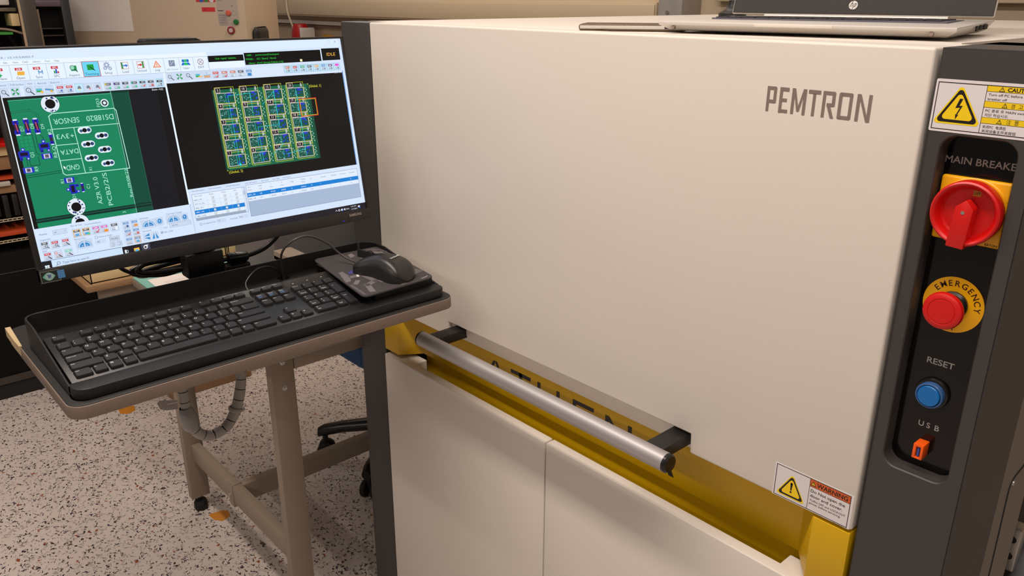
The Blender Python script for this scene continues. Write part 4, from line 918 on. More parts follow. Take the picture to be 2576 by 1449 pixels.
# ---- left pane: the board under the camera
R_(0, 224, 788, 872, BLKs, 2); R_(0, 224, 6, 872, WH, 6)
R_(591, 226, 788, 872, (22, 22, 28), 3); R_(740, 226, 788, 872, (14, 13, 15), 4)
R_(26, 238, 503, 826, GRN, 4); R_(503, 228, 591, 872, (14, 74, 58), 3); R_(26, 228, 591, 237, (16, 44, 40), 3)
c.line([(503, 228), (505, 872)], 4, (110, 170, 150), 5); R_(590, 228, 592, 872, (50, 110, 90), 5); c.line([(26, 239), (503, 237)], 2.5, (90, 200, 160), 5)
R_(24, 824, 591, 846, (12, 44, 38), 5); c.line([(24, 834), (591, 833)], 5, (14, 84, 66), 6); R_(24, 846, 503, 872, GRN, 4); R_(6, 238, 26, 872, (16, 14, 15), 4)
SK = (176, 236, 216); DG = (6, 84, 58)
def hole_(x, y, r, clip=None):
    n = 28; pts = [(x + r * math.cos(2 * PI * k / n), y + r * math.sin(2 * PI * k / n)) for k in range(n)]
    if clip: pts = [(p[0], min(max(p[1], clip[0]), clip[1])) for p in pts]
    c.poly([(x + (p[0] - x) * 1.05, p[1]) for p in pts], (6, 50, 44), 6); c.poly(pts, (226, 236, 248), 7)
    rr = random.Random(int(x)); 
    for k in range(14):
        a_ = rr.random() * 2 * PI; q = r * rr.uniform(.66, .9); qy = y + q * math.sin(a_)
        if clip and not clip[0] + 4 < qy < clip[1] - 4: continue
        c.disc(x + q * math.cos(a_), qy, r * rr.uniform(.05, .13), (40, 60, 120), 8, 8)
    p2 = [(x + r * .55 * math.cos(2 * PI * k / n), y + r * .55 * math.sin(2 * PI * k / n)) for k in range(n)]
    if clip: p2 = [(p[0], min(max(p[1], clip[0]), clip[1])) for p in p2]
    c.poly(p2, (12, 8, 10), 9)
hole_(208, 268, 42, (232, 320)); hole_(218, 793, 43); hole_(220, 876, 42, (836, 872)); 
c.disc(462, 283, 20, (228, 238, 246), 7); c.disc(462, 283, 14, (10, 40, 40), 8); c.disc(462, 283, 8, (228, 238, 246), 9); T('FID3', 430, 280, 16, SK, rot=90, l=7)
c.line([(204, 316), (503, 314), (511, 326), (517, 631), (206, 627), (194, 616), (188, 328), (204, 316)], 4, SK, 7)
c.line([(190, 393), (511, 394)], 3.5, SK, 7); c.line([(290, 394), (297, 628)], 3.5, SK, 7); c.line([(193, 474), (293, 475)], 3.5, SK, 7); c.line([(194, 551), (295, 552)], 3.5, SK, 7)
T('DS18B20', 425, 356, 27, SK, rot=180, l=7, w=132); T('SENSOR', 264, 357, 27, SK, rot=180, l=7, w=120)
T('+3V3', 243, 433, 24, SK, rot=180, l=7, w=82); T('DATA', 245, 512, 24, SK, rot=180, l=7, w=84); T('GND', 245, 592, 26, SK, rot=180, l=7, w=62)
for p in (((354, 420), (386, 446), (400, 446)), ((262, 440), (296, 486), (330, 486)), ((30, 296), (110, 291), (140, 318), (144, 372)), ((178, 520), (194, 534)), ((208, 630), (206, 648), (250, 648))): c.line(p, 8, DG, 5); c.line(p, 3.5, (36, 150, 110), 6)
for x, y in ((338, 412), (414, 447), (340, 483), (414, 519), (342, 555), (415, 591)):
    c.poly([(x + (14 if math.cos(a_) > 0 else -14) + 19 * math.cos(a_), y + 17 * math.sin(a_)) for a_ in [2 * PI * k / 24 for k in range(24)]], (228, 240, 250), 7)
    c.disc(x - 17, y + 2, 8, (60, 90, 130), 8, 10); c.disc(x + 20, y, 9, (40, 64, 110), 8, 10); c.disc(x, y, 11, (10, 14, 20), 9)
def chipv(x, y, s=1.0, red=False):
    R_(x - 13 * s, y - 34 * s, x + 13 * s, y - 14 * s, (34, 34, 190), 7); R_(x - 13 * s, y + 14 * s, x + 13 * s, y + 34 * s, (34, 34, 190), 7); R_(x - 10 * s, y - 14 * s, x + 10 * s, y + 14 * s, (52, 30, 70), 7)
    R_(x - 9 * s, y - 40 * s, x + 9 * s, y - 33 * s, (220, 230, 246), 8); R_(x - 9 * s, y + 33 * s, x + 9 * s, y + 40 * s, (220, 230, 246), 8); c.disc(x, y - 24 * s, 6 * s, (20, 16, 90), 9, 10); c.disc(x, y + 24 * s, 6 * s, (20, 16, 90), 9, 10)
    if red: c.line([(x - 1, y - 20 * s), (x + 2, y + 20 * s)], 4, (214, 80, 100), 9)
def chiph(x, y, s=1.0): R_(x - 24 * s, y - 14 * s, x + 24 * s, y + 14 * s, (34, 44, 196), 7); R_(x - 14 * s, y - 11 * s, x + 14 * s, y + 11 * s, (214, 222, 240), 8); R_(x - 9 * s, y - 9 * s, x + 9 * s, y + 9 * s, (120, 108, 124), 9); R_(x - 5 * s, y - 4 * s, x + 5 * s, y + 4 * s, (60, 54, 66), 9)
def sot(x, y, v=False):
    f = (lambda a_, b_: (x + b_, y + a_)) if v else (lambda a_, b_: (x + a_, y + b_))
    def q(x0, y0, x1, y1, col, l): p, r = f(x0, y0), f(x1, y1); R_(min(p[0], r[0]), min(p[1], r[1]), max(p[0], r[0]), max(p[1], r[1]), col, l)
    q(-24, -14, 24, 14, (34, 40, 190), 7); q(-17, -8, 17, 8, (20, 16, 40), 8); q(-8, -30, 8, -14, (34, 40, 190), 7); q(-22, 14, -8, 30, (34, 40, 190), 7); q(8, 14, 22, 30, (34, 40, 190), 7); q(-4, -26, 4, -19, (200, 216, 240), 8); q(-18, 20, -12, 27, (20, 20, 70), 8); q(12, 20, 18, 27, (200, 216, 240), 8)
chipv(36, 369, 1, True); chipv(82, 367, 1, True); chipv(124, 370, 1, True); T('D7', 58, 376, 15, SK, rot=90, l=7); T('D8', 104, 368, 15, SK, rot=90, l=7); T('D9', 150, 374, 15, SK, rot=90, l=7)
T('R2', 176, 402, 17, SK, rot=90, l=7); chipv(176, 441, .7); T('R8-Q1', 178, 500, 16, SK, rot=90, l=7, w=66); sot(138, 470); chiph(139, 521); sot(40, 500); T('Q2', 75, 507, 15, SK, rot=90, l=7); chiph(44, 580); T('R9', 79, 578, 16, SK, rot=90, l=7)
for p in (((60, 410), (96, 410), (96, 500), (108, 512)), ((110, 412), (110, 470), (118, 500)), ((126, 410), (140, 424), (140, 446)), ((46, 520), (46, 560)), ((58, 520), (58, 560), (100, 560), (100, 520)), ((30, 606), (190, 600)), ((30, 616), (190, 610))): c.line(p, 3.5, DG, 5)
for i in range(3):
    for j in range(4): c.ring(44 + i * 19, 422 + j * 18, 6, 3, (24, 160, 110), 6, 12)
T('R1', 181, 655, 16, SK, rot=90, l=7); chiph(215, 654); T('C1', 296, 698, 16, SK, rot=90, l=7); chipv(268, 699, .6); sot(222, 700, True); T('D1', 219, 738, 15, SK, rot=90, l=7); T('X1', 325, 612, 14, SK, rot=90, l=7)
T('AZR V3.0', 336, 726, 22, SK, rot=90, l=7, w=142); T('PCB2/2/S', 385, 725, 22, SK, rot=90, l=7, w=172); T('Rev.09/08/22', 496, 708, 14, SK, rot=90, l=7, w=150)
c.poly([(202, 578), (212, 588), (208, 589), (211, 596), (207, 597), (204, 590), (202, 592)], (250, 252, 255), 11); T('3', 442, 858, 16, SK, rot=90, l=7)
T('Zoom : 0.22', 744, 233, 8.5, (240, 246, 252), b=.01)
# ---- right pane: whole panel map
R_(798, 206, 1898, 790, BLKs, 2); R_(1898, 195, 1904, 790, (120, 170, 230), 3); T('Zoom : 0.15', 1866, 206, 7, (190, 200, 220))
R_(1040, 259, 1652, 716, (16, 100, 72), 3); R_(1040, 259, 1058, 716, (14, 74, 58), 4); R_(1636, 259, 1652, 716, (14, 74, 58), 4)
rr = random.Random(3)
YE = (206, 214, 40); CY = (34, 204, 214); WF = (236, 212, 214)
for k in range(420):
    x = rr.uniform(1046, 1644); y = rr.uniform(264, 712); c.rect(x, y, x + rr.uniform(2, 7), y + rr.uniform(1.5, 5), rr.choice([(30, 150, 110), (100, 190, 160), (10, 70, 54), (16, 120, 86)]), 4)
for ci, cx_ in enumerate((1062, 1210, 1360, 1506)):
    for ri in range(5):
        y = 278 + ri * 88.5; x = cx_; num = str(5 * (ci + 1) - ri)
        R_(x, y, x + 106, y + 64, (18, 84, 66), 5); c.frame(x, y, x + 106, y + 64, 3, WF, 8); c.frame(x - 6, y - 32, x + 108, y + 64, 2, YE, 7)
        R_(x - 2, y - 30, x + 26 + 12 * len(num) - 12, y - 2, (20, 18, 18), 8); c.frame(x - 2, y - 30, x + 26 + 12 * len(num) - 12, y - 2, 2, WF, 9); T(num, x + 12 + 6 * len(num) - 6, y - 16, 14, (230, 222, 224), l=10)
        for k in range(26): xx = x + rr.uniform(6, 48); yy = y + rr.uniform(6, 56); c.rect(xx, yy, xx + rr.uniform(2, 9), yy + rr.uniform(1.5, 4), rr.choice([(110, 180, 180), (70, 140, 150), (150, 200, 200)]), 6)
        for k in range(9): xx = x + rr.uniform(54, 94); yy = y + rr.uniform(4, 52); c.disc(xx, yy, rr.uniform(3, 6), rr.choice([(40, 60, 200), (50, 90, 210), (30, 40, 160)]), 6, 8)
        R_(x + 62, y + 4, x + 84, y + 16, (40, 60, 200), 6)
        for k in range(6): c.disc(x + 116 + (k % 2) * 8, y + 6 + k * 11, 3, (214, 232, 230), 6, 8)
        c.ring(x + 92, y - 10, 6, 3, (236, 232, 240), 9, 14); c.ring(x + 92, y - 20, 5, 2, (236, 232, 240), 9, 12)
        R_(x - 12, y - 20, x - 8, y + 70, (170, 190, 90), 5); c.line([(x + 52, y), (x + 52, y + 64)], 2, CY, 7); c.line([(x - 6, y + 72), (x + 108, y + 72)], 2.5, YE, 7)
c.line([(1128, 700), (1128, 296), (1264, 290), (1264, 380)], 2.5, CY, 9); c.line([(1330, 360), (1414, 290), (1414, 486), (1276, 488), (1276, 690)], 2.5, CY, 9); c.line([(1340, 660), (1420, 600)], 2.5, CY, 9); c.line([(1430, 664), (1560, 650), (1560, 300)], 2.5, CY, 9); c.disc(1128, 690, 7, (30, 220, 220), 10, 12)
c.frame(1567, 346, 1686, 455, 4, (214, 50, 30), 10); c.frame(1572, 351, 1680, 450, 2.5, (230, 210, 60), 10)
c.text('+', 1644, 262, 12, (240, 240, 40), 'c', l=10); T('(Global, 1)', 1650, 276, 15, (222, 214, 60), 'l', l=10, w=84); c.text('+', 1046, 716, 12, (240, 240, 40), 'c', l=10); T('(Global, 2)', 1052, 727, 15, (222, 214, 60), 'l', l=10, w=84)
# ---- lower right tables
R_(797, 790, 1904, 1040, (214, 230, 252), 2)
for s_, x in (('Part Information', 854), ('FOV Information', 953), ('Module Information', 1061), ('CAD Information', 1172), ('Part Search', 1261), ('Part Table', 1332), ('Part Option', 1403)): T(s_, x, 803, 7.5)
R_(812, 821, 1127, 971, (228, 240, 255), 3); c.frame(812, 821, 1127, 971, 1.8, (120, 140, 168), 5); R_(813, 955, 1110, 970, (158, 172, 192), 4); R_(1110, 822, 1126, 970, (214, 226, 244), 4); R_(1111, 844, 1125, 868, (190, 204, 226), 5)
for x, s_ in ((848, 'Part Code'), (925, 'Regist'), (998, 'Match'), (1068, 'Part')): T(s_, x, 833, 7.5)
R_(813, 913, 1110, 936, (20, 128, 214), 4)
for i, s_ in enumerate(('0805_47R', 'SOT-23_IRL..', '0805_4K7', '0805_10K', '0805_510R..')):
    y = 855 + i * 23; T(s_, 820, y, 8, (226, 240, 255) if i == 3 else TXT, 'l'); R_(813, y + 11, 1110, y + 12, (176, 192, 214), 4)
    for x in (930, 1001, 1071): R_(x - 7, y - 7, x + 7, y + 7, (240, 248, 255), 5); c.frame(x - 7, y - 7, x + 7, y + 7, 1.3, (100, 112, 130), 6); check(x, y, (70, 80, 96), .42)
for x in (895, 968, 1036): R_(x, 846, x + 1, 955, (176, 192, 214), 5)
R_(1135, 814, 1897, 1001, (168, 186, 214), 3); R_(1135, 814, 1897, 862, (226, 238, 255), 4); R_(1135, 862, 1897, 886, (20, 128, 214), 5); R_(1135, 886, 1897, 910, (226, 238, 255), 4); c.frame(1135, 814, 1897, 1001, 1.8, (110, 130, 160), 6)
for x, s_, s2 in ((1155, 'Part', 'Code'), (1224, 'RefID', '(2,2)'), (1293, 'X', '(mm)'), (1364, 'Y', '(mm)'), (1432, 'Angle', ''), (1507, 'Package', 'Name'), (1562, 'ID', ''), (1646, 'GroupID', ''), (1721, 'ModuleID', ''), (1788, 'Comment', ''), (1856, 'MountNo', '')):
    T(s_, x, 829 if s2 else 834, 7); T(s2, x, 845, 7)
LT = (230, 242, 255)
for x, a_, b_ in ((1164, '0805_10K', '0805_10K'), (1222, 'R8', 'R9'), (1300, '47.227', '40.634'), (1368, '28.802', '22.814'), (1424, '0', '0'), (1504, 'Default', 'Default'), (1560, '17', '18'), (1622, '1', '1'), (1840, '0', '0')): T(a_, x, 874, 8, LT, l=7); T(b_, x, 898, 8)
for x in (1208, 1275, 1340, 1412, 1475, 1548, 1612, 1690, 1755): R_(x, 886, x + 1, 910, (150, 170, 200), 5)
c.frame(826, 987, 840, 1000, 1.5, (110, 120, 140), 5); T('Unregisted Cad', 846, 993, 8, TXT, 'l'); R_(925, 982, 980, 1002, (204, 218, 240), 4); T('1/9', 940, 992, 8); T('Part/CAD', 1030, 994, 8); R_(1056, 982, 1120, 1002, (206, 220, 242), 4); T('0/18', 1074, 992, 8)
# ---- lower left buttons
R_(0, 872, 797, 1040, (216, 232, 254), 2); R_(790, 872, 797, 1040, (196, 212, 236), 3)
T('Module', 39, 904, 8.5); R_(83, 892, 150, 917, (206, 220, 242), 4); c.frame(83, 892, 150, 917, 1.2, LNE, 5); T('19', 95, 905, 9); T('v', 140, 903, 8)
T('Inspection', 43, 932, 8); T('FOV', 29, 991, 8)
for i, (x, y, s_, cc) in enumerate(((35, 962, 'PRT', DK), (82, 964, 'FOV', RD), (132, 963, 'FOV', RD), (37, 1018, 'FOV', RD), (86, 1018, '', (232, 160, 130)), (135, 1018, 'PIN', (120, 214, 186)))):
    btn(x, y, 40, 44); tag_icon(x, y + 2, s_, cc, .9) if s_ else (c.ring(x - 10, y - 10, 7, 2.5, (236, 120, 90), 6), c.frame(x - 10, y - 6, x + 12, y + 12, 1.5, (226, 140, 120), 6)); drawer(x, y + 5, .75)
    (c.ring(x + 6, y + 4, 7, 2.2, DK, 8), c.line([(x + 11, y + 9), (x + 17, y + 15)], 3, DK, 8)) if i < 2 else c.line([(x + 2, y + 2), (x + 15, y + 14)], 4, (70, 50, 80), 8)
T('Part & Cad', 197, 886, 8.5); T('CommonLibrary', 277, 889, 8.5)
for x, s_, cc, e_ in ((193, 'PRT', DK, 0), (238, 'PRT', DK, 1), (286, 'GBR', PK, 2), (328, 'GBR', PK, 3), (378, 'PRT', DK, 4)):
    btn(x, 926, 42, 46); drawer(x, 931, .8); tag_icon(x, 928, s_, cc, .95)
    if e_ < 2: c.frame(x - 17, 908, x + 17, 944, 3, (236, 176, 80), 6); R_(x - 8, 930, x + 8, 942, (80, 170, 226), 7)
    if e_ == 1: plus(x + 10, 938, (60, 206, 140), .8)
    if e_ == 2: check(x + 6, 934, (222, 60, 80))
    if e_ == 3: c.poly([(x - 2, 930), (x + 18, 932), (x + 16, 944), (x - 4, 944)], (240, 150, 60), 8)
    if e_ == 4: R_(x + 2, 926, x + 14, 942, (240, 246, 252), 7)
T('Rotate Part', 202, 957, 8); c.frame(272, 958, 286, 972, 1.5, (110, 120, 140), 5); T('General Angle', 292, 965, 8, TXT, 'l')
def rot_icon(x, y, f):
    btn(x, y, 40, 46); pts = [(x + f * 16, y + 14)] + [(x + f * (16 - 22 * math.sin(k * PI / 12)), y + 14 - 22 * math.cos(k * PI / 12)) for k in range(7)]
    c.poly(pts, (56, 140, 206), 6); T('90', x + f * 8, y + 8, 6, (220, 236, 250), l=8); c.ring(x + f * 16, y + 14, 30, 3, (90, 160, 214), 7, 10, -PI / 2 if f < 0 else PI, 0 if f < 0 else 1.5 * PI)
rot_icon(197, 988, 1); rot_icon(236, 988, -1); R_(268, 978, 322, 1002, (208, 222, 244), 4); T('45', 285, 990, 10)
R_(340, 974, 392, 1000, (200, 212, 232), 4); c.frame(340, 974, 392, 1000, 1.2, LNE, 5); T('Modify', 366, 987, 10)
for x, f in ((351, 0), (385, 1)): R_(x - 14, 1004, x + 14, 1030, (204, 216, 236), 4); c.frame(x - 14, 1004, x + 14, 1030, 1.2, LNE, 5); c.ring(x, 1017, 8, 2, (130, 142, 164), 6, 16, -2.4, 2.4)
for x, y, s_ in ((437, 926, 'down'), (481, 925, 'or'), (438, 969, 'ck'), (481, 969, 'x'), (437, 1014, ''), (480, 1014, 'fr')):
    btn(x, y, 38, 42); drawer(x, y + 6, .75); tag_icon(x, y + 3, 'CAD', BLU, .85)
    if s_ == 'ck': check(x + 6, y + 8, (214, 60, 60), .8)
    if s_ == 'x': cross(x + 8, y + 9, (220, 40, 50), .8)
    if s_ == 'or': c.poly([(x - 2, y + 4), (x + 16, y + 6), (x + 14, y + 16), (x - 4, y + 16)], (240, 150, 60), 8)
    if s_ == 'down': plus(x + 6, y + 8, (50, 90, 170), .8)
    if s_ == 'fr': c.frame(x - 16, y - 18, x + 16, y + 17, 3, (236, 176, 110), 8); R_(x - 8, y + 4, x + 8, y + 14, (80, 170, 226), 7)
T('All Rotate', 535, 907, 8); T('Cad Angle Change', 697, 906, 8); rot_icon(533, 941, 1); rot_icon(571, 941, -1); rot_icon(668, 938, 1); rot_icon(707, 937, -1)
for x in (612, 751): btn(x, 938, 40, 46); c.disc(x, 938, 15, (52, 132, 206), 6); c.ring(x, 938, 13, 3, (180, 216, 246), 7, 18, -.6, 4.2); R_(x - 2, 930, x + 2, 940, (220, 236, 250), 8)
T('Symmetry', 537, 977, 8); btn(531, 1010, 38, 42); btn(574, 1010, 38, 42)
c.poly([(515, 1006), (545, 1006), (545, 992)], (48, 140, 206), 6); c.poly([(515, 1013), (545, 1013), (545, 1027)], (48, 140, 206), 6); c.poly([(570, 993), (570, 1026), (557, 1026)], (48, 140, 206), 6); c.poly([(578, 993), (578, 1026), (591, 1026)], (48, 140, 206), 6)
c.frame(605, 970, 617, 982, 1.3, (190, 202, 222), 5); T('CAD', 635, 977, 8, (130, 142, 168)); c.frame(606, 994, 619, 1007, 1.5, (90, 100, 118), 5); check(612, 1001, (70, 80, 96), .45); T('ALL CAD', 648, 1001, 8.5); R_(660, 958, 782, 984, (204, 218, 240), 4); c.frame(660, 958, 782, 984, 1.2, LNE, 5); T('Ref ID', 690, 972, 8.5); T('v', 774, 969, 7)
for x in (176, 412, 508): R_(x, 880, x + 1.2, 1034, (190, 206, 230), 4)
# ---- task bar
R_(0, 1040, 1920, 1080, (30, 28, 36), 3); R_(0, 1038, 390, 1041, (110, 134, 170), 4)
for dx, dy in ((0, 0), (11, 0), (0, 10), (11, 10)): R_(13 + dx, 1062 + dy, 22.5 + dx, 1070.5 + dy, (230, 246, 255), 5)
R_(46, 1041, 392, 1079, (208, 228, 252), 4); c.ring(78, 1061, 8, 2, (84, 96, 116), 5); c.line([(72, 1067), (66, 1073)], 2.5, (84, 96, 116), 5); T('Type here to search', 96, 1062, 11.5, (96, 110, 140), 'l', w=126)
R_(402, 1058, 412, 1078, (220, 228, 236), 5); c.frame(404, 1061, 420, 1075, 2, (220, 228, 236), 6)
R_(450, 1058, 478, 1074, (246, 190, 60), 5); R_(456, 1066, 473, 1076, (90, 180, 236), 6); R_(446, 1077, 482, 1080, (120, 190, 246), 6)
R_(490, 1041, 536, 1080, (64, 68, 88), 4); c.disc(512, 1062, 11, (232, 234, 240), 5); c.disc(511, 1063, 6, (70, 50, 50), 6); R_(512, 1051, 526, 1056, (232, 234, 240), 5); R_(492, 1077, 534, 1080, (120, 190, 246), 6)
WT = (232, 238, 248)
c.line([(1696, 1064), (1702, 1057), (1708, 1064)], 2.5, WT, 5); c.ring(1722, 1061, 7, 3, WT, 5); R_(1736, 1055, 1750, 1067, WT, 5); R_(1744, 1060, 1752, 1069, (60, 110, 220), 6); c.poly([(1757, 1058), (1766, 1053), (1766, 1068), (1757, 1064)], WT, 5); T('ENG', 1784, 1061, 8.5, WT)
T('5:22 PM', 1829, 1052, 7.5, WT, w=40); T('1/17/2023', 1832, 1069, 7.5, WT, w=46); R_(1862, 1053, 1876, 1064, WT, 5); c.disc(1874, 1066, 5, (60, 110, 220), 6, 10)
c.build('screen_image', M_scr, scr)

# ================================================================== WORKBENCH AND ITS LOAD
wb = thing('workbench', (-0.37, 0.4, 0), 'beige steel workbench with square legs and a low H shaped brace', 'workbench')
obj('bench_top', G().box(-0.735, -0.03, -0.250, 1.30, 0.722, 0.7440, 0.002), mat('bench_top_grey', (150, 140, 128), 0.55), wb)
def leg(x0, x1, y0, y1):
    l_ = obj('leg', G().box(x0, x1, y0, y1, 0.045, 0.722, 0.003), M_beige, wb)
    g = G(); g.cyl(((x0 + x1) / 2, (y0 + y1) / 2, 0.020), ((x0 + x1) / 2, (y0 + y1) / 2, 0.046), 0.006, 10); g.lathe([(0, 0), (0.017, 0), (0.0195, .006), (0.0195, .022), (0.016, .030), (0, .030)], ((x0 + x1) / 2, (y0 + y1) / 2, 0.0), Z, 20)
    obj('foot', g, M_rub, l_); return l_
lA = leg(-0.066, -0.040, -0.2000, -0.1455); leg(-0.716, -0.690, -0.1975, -0.1430); leg(-0.066, -0.040, 1.20, 1.255); leg(-0.716, -0.690, 1.20, 1.255)
g = G()
for zz in (0.7165, 0.6556): g.lathe([(0.0066, 0), (0.0066, .0012), (0.0042, .0016), (0.0042, .004), (0.003, .0048), (0, .0044)], (-0.040, -0.1713, zz), X, 16)
obj('bolt', g, M_steel, lA)
obj('apron', G().box(-0.062, -0.043, -0.1440, 1.20, 0.6905, 0.722, 0.002), M_beige, wb)
obj('apron', G().box(-0.713, -0.694, -0.1440, 1.20, 0.6905, 0.722, 0.002), M_beige, wb)
obj('end_rail', G().box(-0.690, -0.066, -0.190, -0.165, 0.692, 0.722, 0.002), M_beige, wb)
obj('cross_brace', G().box(-0.690, -0.412, -0.178, -0.153, 0.172, 0.226, 0.003), M_beige, wb)
obj('cross_brace', G().box(-0.409, -0.066, -0.178, -0.153, 0.172, 0.226, 0.003), M_beige, wb)
g = G(); g.box(-0.4125, -0.4085, -0.1800, -0.1510, 0.160, 0.2275, 0.001); g.box(-0.432, -0.4125, -0.1805, -0.178, 0.162, 0.2265, 0.0008); br = obj('brace_clip', g, M_beige, wb)
g = G(); g.lathe([(0.006, 0), (0.006, .003), (0, .004)], (-0.424, -0.1805, 0.193), -Y, 12); obj('bolt', g, M_steel, br)
obj('long_brace', G().box(-0.4230, -0.3980, -0.153, 1.20, 0.1700, 0.2240, 0.003), M_beige, wb)
obj('cross_brace', G().box(-0.690, -0.066, 1.215, 1.24, 0.172, 0.226, 0.003), M_beige, wb)
MT = 0.7440
obj('bench_mat', G().prism(rrxy(-0.728, -0.045, -0.2490, 0.95, 0.006, 3), 'z', MT, MT + 0.0025), M_teal, label='teal rubber mat covering the top of the workbench', cat='mat')
g = G(); g.prism([(-0.680, -0.2270), (-0.560, -0.2310), (-0.552, -0.060), (-0.672, -0.055)], 'z', MT + 0.0026, MT + 0.0032)
pp = obj('paper_sheet', g, M_paper, label='white printed sheet on the teal bench mat behind the keyboard tray', cat='paper')
c = Canvas((0, 0, MT + 0.0032), Y, -X, Z, 1.0); c.up = 1
for k in range(3): c.rect(-0.20, 0.634 - k * .006, -0.08 - .02 * (k == 2), 0.6346 - k * .006, (110, 100, 104))
c.build('print', M_print, pp)
g = G(); g.prism([(-0.660, 0.040), (-0.600, 0.015), (-0.545, 0.060), (-0.640, 0.085)], 'z', MT + 0.0026, MT + 0.0034); obj('pink_slip', g, M_pink, label='pink paper slip on the teal bench mat under the ferrite bead', cat='paper')
# cream bins at the back of the bench
bins = []
def bin_(y0, y1, x0=-0.905, x1=-0.755, h=0.16, m=M_cream, z0=0.742):
    g = G(); w_ = 0.004
    g.box(x0, x1, y0, y1, z0, z0 + .004); g.box(x0, x0 + w_, y0, y1, z0, z0 + h); g.box(x1 - w_, x1, y0, y1, z0, z0 + h * .9, .001); g.box(x0, x1, y0, y0 + w_, z0, z0 + h); g.box(x0, x1, y1 - w_, y1, z0, z0 + h)
    return g
labs = ['second cream bin from the right on the rear shelf', 'cream storage bin behind the teal mat, right beside the ferrite bead', 'cream storage bin behind the teal mat at the right end, half behind the grey cabinet']
obj('bin_shelf', G().box(-0.92, -0.742, -0.36, 1.08, 0.7240, 0.7418, 0.002), M_card, label='brown wooden shelf board behind the workbench under the cream bins', cat='shelf')
for i, (y0, y1) in enumerate(((-0.345, -0.225), (-0.220, -0.090), (-0.085, 0.022), (0.026, 0.062), (0.066, 0.152), (0.156, 0.262))):
    obj('storage_bin', bin_(y0, y1, h=(0.05, 0.06, 0.11, 0.12, 0.13, 0.13)[i], z0=0.7420), M_cream, cat='bin', group='cream bins on the rear shelf',
        label=['low cream bin at the far left of the rear shelf', 'wide low cream bin behind the white sheet', 'cream bin behind the monitor stand', 'narrowest cream bin, just right of the monitor stand', 'cream bin above the ferrite bead', 'cream bin at the right end of the rear shelf'][i])
tr2 = thing('shelf_trestle', (-0.835, 0.12, 0), 'thin beige legs carrying the bin shelf behind the workbench', 'trestle')
for xx, yy in ((-0.90, 0.80), (-0.77, 0.80), (-0.90, 1.05), (-0.77, 1.05)): obj('leg', G().box(xx - .012, xx + .012, yy - .012, yy + .012, 0.0, 0.724), M_beige, tr2)
for xx in (-0.90, -0.77): obj('side_rail', G().box(xx - .010, xx + .010, -0.328, 1.062, 0.690, 0.722), M_beige, tr2)
obj('grey_cabinet', G().box(-0.46, -0.235, -0.073, 0.50, MT + 0.0026, 1.13, 0.004), mat('cabinet_grey', (112, 102, 102), 0.5, bump=0.04), label='plain grey cabinet standing on the bench mat beside the dark machine pillar', cat='cabinet')
# power cable with ferrite bead, and the loose loops behind the tray
pw = thing('power_cable', (0.09, -0.35, BZ1), 'black power cable with a thick ferrite bead looping under the monitor', 'cable')
obj('cable', G().tube([(0.115, -0.205, 1.085), (0.114, -0.2180, 1.050), (0.113, -0.2480, 1.0250), (0.112, -0.2850, 1.0155), (0.112, -0.3250, 1.0170), (0.111, -0.360, 1.0130), (0.110, -0.405, 1.0150), (0.108, -0.4550, 1.0190), (0.106, -0.4720, 1.0270), (0.104, -0.450, 1.0370), (0.100, -0.405, 1.0380), (0.097, -0.350, 1.0330)], 0.0042, 12), M_cable, pw)
obj('ferrite_bead', G().lathe([(0, 0), (0.0055, 0), (0.0085, .002), (0.0095, .006), (0.0095, .012), (0.0088, .0125), (0.0088, .0145), (0.0095, .015), (0.0095, .034), (0.0078, .0375), (0, .038)], (0.1120, -0.3235, 1.0175), (0.0, 0.0400, -0.0022), 28), M_blk_s, pw)
obj('cable_loop', G().tube([(0.103, -0.352, 1.0200), (0.101, -0.400, 1.0300), (0.099, -0.450, 1.0330), (0.099, -0.4790, 1.0260), (0.101, -0.470, 1.0180), (0.103, -0.430, 1.0100), (0.104, -0.395, 1.0120), (0.105, -0.34, 1.0060), (0.106, -0.300, 1.0050)], 0.0038, 10), M_cable, pw)
obj('cable_loop', G().tube([(0.092, -0.340, 1.0250), (0.091, -0.400, 1.0240), (0.090, -0.445, 1.0200), (0.090, -0.468, 1.0160), (0.092, -0.455, 1.0110), (0.094, -0.41, 1.0140), (0.096, -0.35, 1.0160)], 0.0042, 10), M_cable, pw)
obj('cable_loop', G().tube([(0.100, -0.505, 1.0560), (0.100, -0.498, 1.0400), (0.100, -0.483, 1.0260), (0.101, -0.462, 1.0220)], 0.0034, 10), M_cable, pw)
g = G(); g.box(0.096, 0.122, -0.330, -0.285, 0.986, 1.006, 0.003); obj('plug', g, M_blk, pw)
# grey spiral conduit hanging below the board
cdu = thing('cable_conduit', (0.2, -0.42, 0.74), 'grey spiral cable conduit hanging in a loop below the keyboard board', 'conduit')
cp = [Vector(p) for p in ((0.2, -0.4600, 0.9535), (0.2, -0.4590, 0.860), (0.2, -0.4575, 0.815), (0.2, -0.4540, 0.780), (0.2, -0.4450, 0.757), (0.2, -0.4300, 0.7440), (0.2, -0.4120, 0.7425), (0.2, -0.3930, 0.7500), (0.2, -0.3790, 0.7680), (0.2, -0.3680, 0.7930), (0.2, -0.3600, 0.8250), (0.2, -0.3560, 0.870), (0.2, -0.3550, 0.9535))]
dense = []
for i in range(len(cp) - 1):
    a_ = cp[max(i - 1, 0)]; b_ = cp[i]; c_ = cp[i + 1]; d_ = cp[min(i + 2, len(cp) - 1)]
    for k in range(8):
        u = k / 8; dense.append(0.5 * ((2 * b_) + (c_ - a_) * u + (2 * a_ - 5 * b_ + 4 * c_ - d_) * u * u + (3 * b_ - a_ - 3 * c_ + d_) * u ** 3))
dense.append(cp[-1])
obj('inner_cables', G().tube(dense, 0.0068, 10, 0), M_cable, cdu)
acc = 0; seg = [dense[0]]
